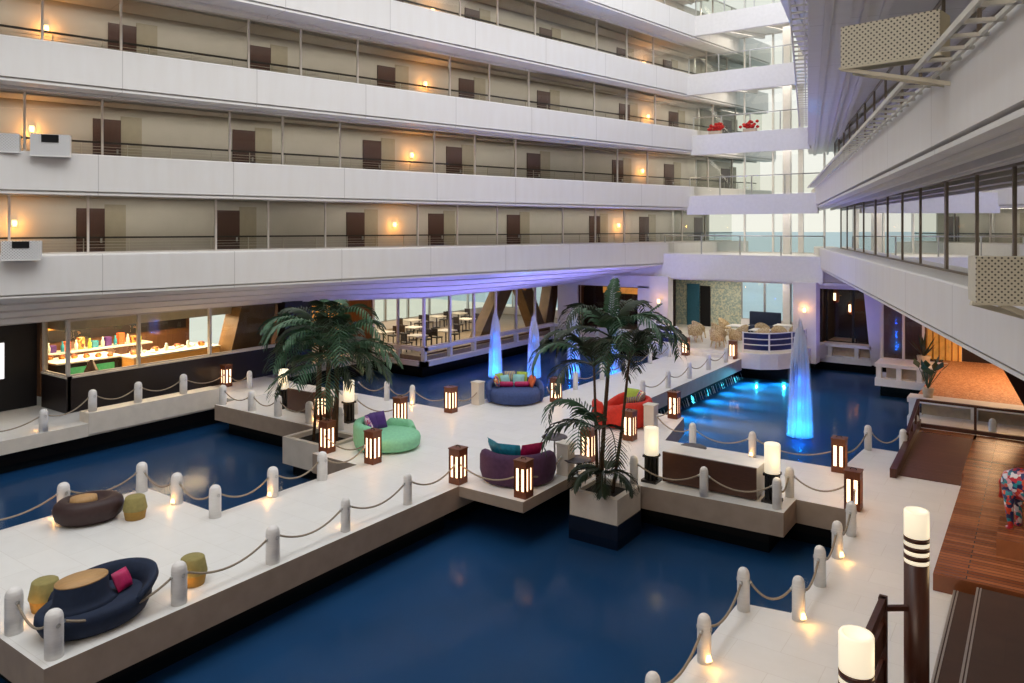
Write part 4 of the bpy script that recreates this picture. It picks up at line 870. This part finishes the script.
palm('date_palm', 'bushy green palm clump rising beside the left bridge', (-17.95, 15.8, 0), [([(-.1, .1, -.1), (-.12, .12, 1.4), (-.05, .1, 3.15)], .09), ([(.3, -.15, -.1), (.5, -.1, 1.3), (.45, -.1, 2.75)], .07), ([(-.45, .15, -.1), (-.6, .2, 1.4), (-.55, .2, 2.8)], .07), ([(.6, -.2, -.1), (.45, 0, 1.2), (.2, .2, 2.45)], .045), ([(-.3, -.3, -.1), (-.3, -.2, 1.0), (-.25, -.15, 2.2)], .05)], fr)
tag(MB().box(-18.95, -17.05, 14.9, 15.05, -.75, .06).box(-18.95, -17.05, 16.2, 16.34, -.75, .06).box(-18.95, -18.8, 15.05, 16.2, -.75, .06).box(-17.2, -17.05, 15.05, 16.2, -.75, .06).box(-18.8, -17.2, 15.05, 16.2, -.7, -.08, 1).box(-18.7, -17.3, 15.1, 16.1, -1.6, -.7, 2).build('planter', ['stone', 'soil', 'black']), 'stone planter under the left palm clump beside the bridge', 'planter')
fl = [frond(L, rad(e), rad(d), lf, m, 24, bd, .027) for L, e, d, lf, m, bd in ((2.0, 72, 165, .5, 'leafd', .3), (2.1, 55, 165, .5, 'leaf', .2), (1.8, 30, 140, .5, 'leafd', -.3), (1.6, 82, 60, .3, 'leaf', 0), (1.1, 25, 120, .36, 'leafd', .3))]
fr = []
for i, (c_, az, j) in enumerate([((0.12, .05, 3.75), a, j) for a, j in ((.3, 1), (1.2, 0), (2.6, 1), (3.5, 2), (4.2, 0), (5.3, 1), (1.9, 3), (6.0, 1))] + [((-.25, -.1, 3.0), a, j) for a, j in ((2.4, 1), (3.1, 0), (3.8, 1), (4.6, 2), (5.4, 0), (1.5, 2), (.6, 0))] + [((.5, .3, 3.2), a, j) for a, j in ((.1, 0), (1.0, 1), (-.8, 0), (-1.6, 1), (2.0, 2), (.5, 3))] + [((-.1, -.1, 1.5), a, j) for a, j in ((3.0, 1), (4.0, 2), (4.8, 1), (5.6, 2))] + [((0, 0, .45), a, j) for a, j in ((3.1, 4), (4.1, 4), (5.0, 4), (5.9, 4), (1.8, 4))]):
    fr.append((*c_, az, fl[j]))
palm('kentia_palm', 'slender dark palm with drooping fronds in the right stone planter', (-8.75, 16.45, 0), [([(-.1, -.05, -.05), (-.05, 0, 1.3), (.05, .02, 2.6), (.12, .05, 3.75)], .06), ([(-.2, 0, -.05), (-.25, 0, 1.4), (-.25, -.1, 3.0)], .045), ([(.15, .1, -.05), (.35, .2, 1.5), (.5, .3, 3.2)], .045), ([(.0, -.15, -.05), (-.08, -.12, .7), (-.1, -.1, 1.5)], .03), ([(.1, -.2, -.05), (.05, -.1, .2), (0, 0, .45)], .03)], fr)
b = MB().box(-9.42, -8.14, 15.9, 16.06, -.55, .05).box(-9.42, -8.14, 17.0, 17.15, -.55, .05).box(-9.42, -9.26, 16.06, 17.0, -.55, .05).box(-8.3, -8.14, 16.06, 17.0, -.55, .05).box(-9.26, -8.3, 16.06, 17, -.5, -.05, 1).box(-9.44, -8.12, 15.88, 17.15, -1.6, -.55, 2)
tag(b.build('planter', ['stone', 'soil', 'poolwall']), 'square stone planter standing in the pool under the right palm', 'planter')
h = thing('potted_plant', 'small broad leaved plant on the right terrace ledge', 'plant', (-3.3, 30.0, .5)); MB().lathe([(.0, 0), (.14, 0), (.2, .32), (.17, .33), (0, .3)], 16).build('pot', 'pot', h)
for i in range(14):
    a = i * 2.4; L = random.uniform(.9, 1.5); e = random.uniform(.8, 1.45); d = Vector((math.cos(a) * math.cos(e), math.sin(a) * math.cos(e), math.sin(e))); sd = Vector((-math.sin(a), math.cos(a), 0)) * .15
    p0 = Vector((0, 0, .3)); p1 = p0 + d * L * .6; p2 = p0 + d * L + Vector((0, 0, -.1)); b = MB(); b.tube([p0, p1], .012, 5); b.quad(p1, p1 + (p2 - p1) * .5 + sd, p2, p1 + (p2 - p1) * .5 - sd); b.build('leaf', 'leaf', h)
h = thing('potted_plant', 'spiky plant in pale pot on the far right white ledge', 'plant', (-4.3, 37.6, .4)); MB().lathe([(0, 0), (.2, 0), (.28, .4), (0, .4)], 14).build('pot', 'pot', h)
for i in range(16):
    a = i * 2.4; e = random.uniform(.6, 1.4); d = Vector((math.cos(a) * math.cos(e), math.sin(a) * math.cos(e), math.sin(e))); sd = Vector((-math.sin(a), math.cos(a), 0)) * .05; p0 = Vector((0, 0, .38)); L = random.uniform(.7, 1.2); b = MB(); b.quad(p0 - sd, p0 + sd, p0 + d * L * .6 + sd, p0 + d * L, p0 + d * L * .6 - sd); b.build('leaf', 'leafd', h)

# red flower tubs on the far wing
for i, (x, lb) in enumerate(((-14.95, 'left'), (-13.0, 'right'))):
    h = thing('flower_tub', 'bright red flowers on the far fourth floor parapet, %s of two' % lb, 'flowers', (x, 41.0, 11.6), 0, 'red flowers on the parapet'); b = MB()
    for j in range(26):
        c_ = (random.gauss(0, .17), random.gauss(0, .06), .2 + abs(random.gauss(.15, .16))); b.lathe([(0, -.08), (.08, -.04), (.1, .02), (.05, .08), (0, .09)], 7, c=c_)
    b.build('blossoms', 'redflower', h); MB().box(-.35, .35, -.1, .1, 0, .18).build('trough', 'pot', h)

# ------------------------------------------------------------------ fountains
def jet(label, x, y, hgt, r0, blue, pw):
    h = thing('fountain_jet', label, 'fountain', (x, y, WZ), 0, 'lit fountain jets')
    MB().lathe([(r0, .02), (r0 * .95, hgt * .25), (r0 * .85, hgt * .5), (r0 * .62, hgt * .78), (r0 * .3, hgt * .96), (.02, hgt)], 18).build('mist', 'mist', h)
    b = MB(); rnd = random.Random(int(x * 100))
    for i in range(84):
        a = rnd.random() * 2 * PI; rr = r0 * .92 * rnd.random() ** .5; hh = hgt * (1 - .2 * (rr / r0) ** 2) * rnd.uniform(.9, 1.0)
        b.tube([(rr * math.cos(a), rr * math.sin(a), 0), (rr * .88 * math.cos(a), rr * .88 * math.sin(a), hh * .5), (rr * .72 * math.cos(a), rr * .72 * math.sin(a), hh * .8), (rr * .46 * math.cos(a), rr * .46 * math.sin(a), hh * .97), (rr * .3 * math.cos(a), rr * .3 * math.sin(a), hh)], [.019, .02, .02, .016, .005], 4, caps=False)
    b.build('water_strands', 'spray', h)
    l = light('AREA', (x, y, WZ + .02), pw, blue, (2 * r0, 2 * r0), (PI, 0, 0)); l.data.shape = 'DISK'; l.data.spread = rad(14)
    light('POINT', (x, y, WZ + .4), pw * 6.5, '#0a7cff', .25); light('POINT', (x, y, WZ + 1.1), pw * 4.5, '#0a74ff', .25); light('POINT', (x, y, WZ + 1.9), pw * 1.8, '#1a6cff', .2)
for i, (x, y, hh) in enumerate(((-22.0, 30.0, 3.4), (-20.4, 31.0, 3.2), (-18.7, 31.9, 3.7), (-16.9, 32.6, 5.2))):
    jet('blue lit water jet in the left pool, %s from the left' % ORD[i], x, y, hh, .37, '#1f86ff', 34)
jet('tall blue lit water jet rising alone from the right pool', -7.0, 27.6, 4.2, .46, '#10a4ff', 40)
# lamps tucked under the far walkway and terrace edges, aimed out over the pool
for y in (24.9, 26.6, 28.4, 30.2, 32.0, 33.8, 35.6): light('SPOT', (-12.02, y, -.57), 420, '#36dcff', .3, (0, rad(-50), 0), spot_size=rad(118), spot_blend=1); light('SPOT', (-12.02, y, -.57), 2600, '#30d0ff', .3, (0, rad(-72), 0), spot_size=rad(40), spot_blend=1)
for x, y in ((-11.4, 36.9), (-10.3, 37.6)): light('SPOT', (x, y + .05, -.49), 420, '#36d0ff', .05, (rad(-48), 0, 0), spot_size=rad(118), spot_blend=.9)
b = MB()
for i in range(40):
    y = 24.6 + i * .3 + random.uniform(-.1, .1); w_ = random.uniform(.02, .09); z1 = -.55 - random.uniform(0, .1)
    b.quad((-12.0, y, z1), (-12.0, y + w_, z1), (-11.9, y + w_ * 1.4, WZ), (-11.9, y, WZ))
tag(b.build('falling_water', 'spray'), 'thin curtain of water falling from the far walkway edge', 'water', kind='stuff')

# ------------------------------------------------------------------ steel boxes, brackets and cable ladder
def steelbox(label, loc, rz, w_, h_, d_, m, dark=False, bracket=True):
    o = thing('fixture_box', label, 'light housing', loc, rz)
    MB().box(0, w_, 0, .02, 0, h_).build('front_panel', m, o); b = MB().box(0, w_, .02, d_, h_ - .02, h_).box(0, .02, .02, d_, 0, h_ - .02).box(w_ - .02, w_, .02, d_, 0, h_ - .02).box(.02, w_ - .02, d_ - .02, d_, 0, h_ - .02).box(-.02, w_ + .02, -.02, .03, -.03, .0); b.build('housing', 'cream' if m == 'perf' else 'white', o)
    if dark: MB().box(w_ * .28, w_ * .72, -.02, 0, h_ * .62, h_ * .98).build('dark_window', 'black', o)
    return o
steelbox('white perforated housing with dark window on the left third floor parapet', (-25.25, 10.5, 8.62), rad(60), 1.05, .66, .5, 'perfw', True)
steelbox('long white perforated housing at far left edge, third floor', (-25.95, 9.2, 8.7), rad(62), 1.2, .55, .4, 'perfw')
steelbox('smaller white perforated housing with dark window on the left second floor parapet', (-25.35, 9.75, 5.45), rad(60), 1.0, .56, .45, 'perfw', True)
def px(X, Y): return X, Y
o = steelbox('cream perforated steel box on bracket high on the right wall', (-2.3, 11.22, 8.62), rad(-10), 1.24, .56, .45, 'perf')
MB().bar((.0, .02, -.02), (1.5, .25, -.42), .05).bar((0, .45, -.02), (1.5, .6, -.42), .05).bar((1.24, .02, .05), (1.9, .3, .05), .05).bar((1.9, .3, .05), (1.9, .3, -.5), .05).bar((1.5, .25, -.42), (1.9, .3, -.5), .05).build('bracket', 'cream', o)
o = steelbox('cream perforated steel box low on the right wall at frame edge', (-.73, 11.7, 5.42), rad(14), 1.3, .6, .5, 'perf')
MB().bar((.3, .1, -.03), (1.3, .5, -.45), .07).bar((0, .3, -.03), (1.3, .7, -.4), .07).build('bracket', 'cream', o)
for k, wd in ((3, 'lower'), (4, 'upper')):
    loc, rz = frame('R', k)
    o = thing('cable_ladder', 'white cable ladder along the %s right parapet' % wd, 'cable ladder', (loc[0], loc[1], loc[2] + .98), rz)
    MB().box(-42, 4, -.42, -.37, 0, .07).build('side_rail', 'ladder', o); MB().box(-42, 4, -.1, -.06, 0, .05).build('side_rail', 'ladder', o)
    rung_me = MB().box(0, .07, -.4, .02, 0, .04).data('rung', 'ladder')
    for i in range(72):
        c_ = bpy.data.objects.new('rung', rung_me); COL.objects.link(c_); c_.parent = o; c_.location = (-41.5 + i * .62, 0, 0)

# painted animal sculpture on a timber plinth at the right edge
struct(MB().box(-.72, 1.2, 16.75, 18.1, .3, .62).build('floor_plinth', 'wood'))
h = thing('painted_sculpture', 'flower painted animal sculpture on the timber deck, cut by frame', 'sculpture', (-.25, 17.5, .62), rad(-25))
def ring(c_, rx__, rz__, n=14): return [(c_[0], c_[1] + rx__ * math.cos(2 * PI * i / n), c_[2] + rz__ * math.sin(2 * PI * i / n)) for i in range(n)]
MB().loft([ring((-.42, 0, .85), .03, .04), ring((-.4, 0, .85), .16, .2), ring((-.2, 0, .86), .24, .3), ring((.2, 0, .84), .26, .3), ring((.7, 0, .88), .25, .3), ring((1.0, 0, .95), .17, .22), ring((1.25, 0, 1.2), .13, .17), ring((1.45, 0, 1.3), .1, .12), ring((1.55, 0, 1.25), .03, .03)]).build('body', 'mosaicart', h)
for x, y in ((-.25, .15), (-.25, -.15), (.75, .14), (.75, -.14)): MB().tube([(x, y, .75), (x, y, .4), (x + .03, y, .05), (x, y, 0)], [.12, .075, .05, .07], 10).build('leg', 'mosaicart', h)
MB().tube([(-.42, 0, .95), (-.5, 0, .8), (-.48, 0, .5)], [.03, .025, .04], 8).build('tail', 'redf', h)

# ------------------------------------------------------------------ the building behind the viewpoint, roof edge, outdoors
struct(MB().box(-40, 16, -14.3, -14, -1.6, 26).build('wall_back', 'corr'))
struct(MB().box(13.8, 14, -14, 46, -1.6, 26).build('wall_right', 'corr'))
struct(MB().quad((-3000, 70, -14), (3000, 70, -14), (3000, 4000, -14), (-3000, 4000, -14)).build('ground_sea', 'sea'))
struct(MB().quad((-400, -60, -2.2), (-36, -60, -2.2), (-36, 70, -2.2), (-400, 70, -2.2)).build('ground_lawn', 'lawn')); struct(MB().quad((-36, 47, -2.5), (60, 47, -2.5), (60, 58, -2.5), (-36, 58, -2.5)).build('ground_lawn', 'lawn'))
light('AREA', (-3, -7, 10.5), 520, '#ffe8d6', (8, 1.5), (rad(75), 0, 0))  # added fill light behind the viewpoint, brightens the high cream steel box
light('AREA', (-8.5, 14, 25.0), 5900, '#faf9f6', (18, 46), (0, rad(14), 0))
for x, y in ((-22.2, 31), (-20.5, 33.5), (-18.8, 36), (-22.8, 26.5)): light('SPOT', (x, y, WZ + .05), 800, '#a096ff', .3, (PI, rad(0), 0), spot_size=rad(150), spot_blend=1)
for x, y in ((-16.3, 27), (-14.0, 39.0 - 13.5), (-9, 29.5)): light('SPOT', (x, y, WZ + .06 if x < -15 or x > -12 else .05), 420, '#9f94ff', .3, (PI, 0, 0), spot_size=rad(120), spot_blend=1)
light('SPOT', (-7.6, 39.5, WZ + .05), 420, '#9a90ff', .3, (PI, 0, 0), spot_size=rad(150), spot_blend=1)
light('SPOT', (-9.0, 33, WZ + .05), 600, '#a098ff', .3, (PI, 0, 0), spot_size=rad(150), spot_blend=1)
for x, y, z, p in ((-1.6, 24.5, 3.4, 60), (0, 20.5, 3.6, 60), (-.2, 16.2, 3.6, 70), (-2.5, 15, 4.0, 110), (-2.6, 10, 4.0, 110), (-2.5, 20, 4.0, 90), (-5, 19.5, 3.9, 60)): light('SPOT', (x, y, z), p, '#ffcf96', .08, (0, 0, 0), spot_size=rad(95), spot_blend=1)
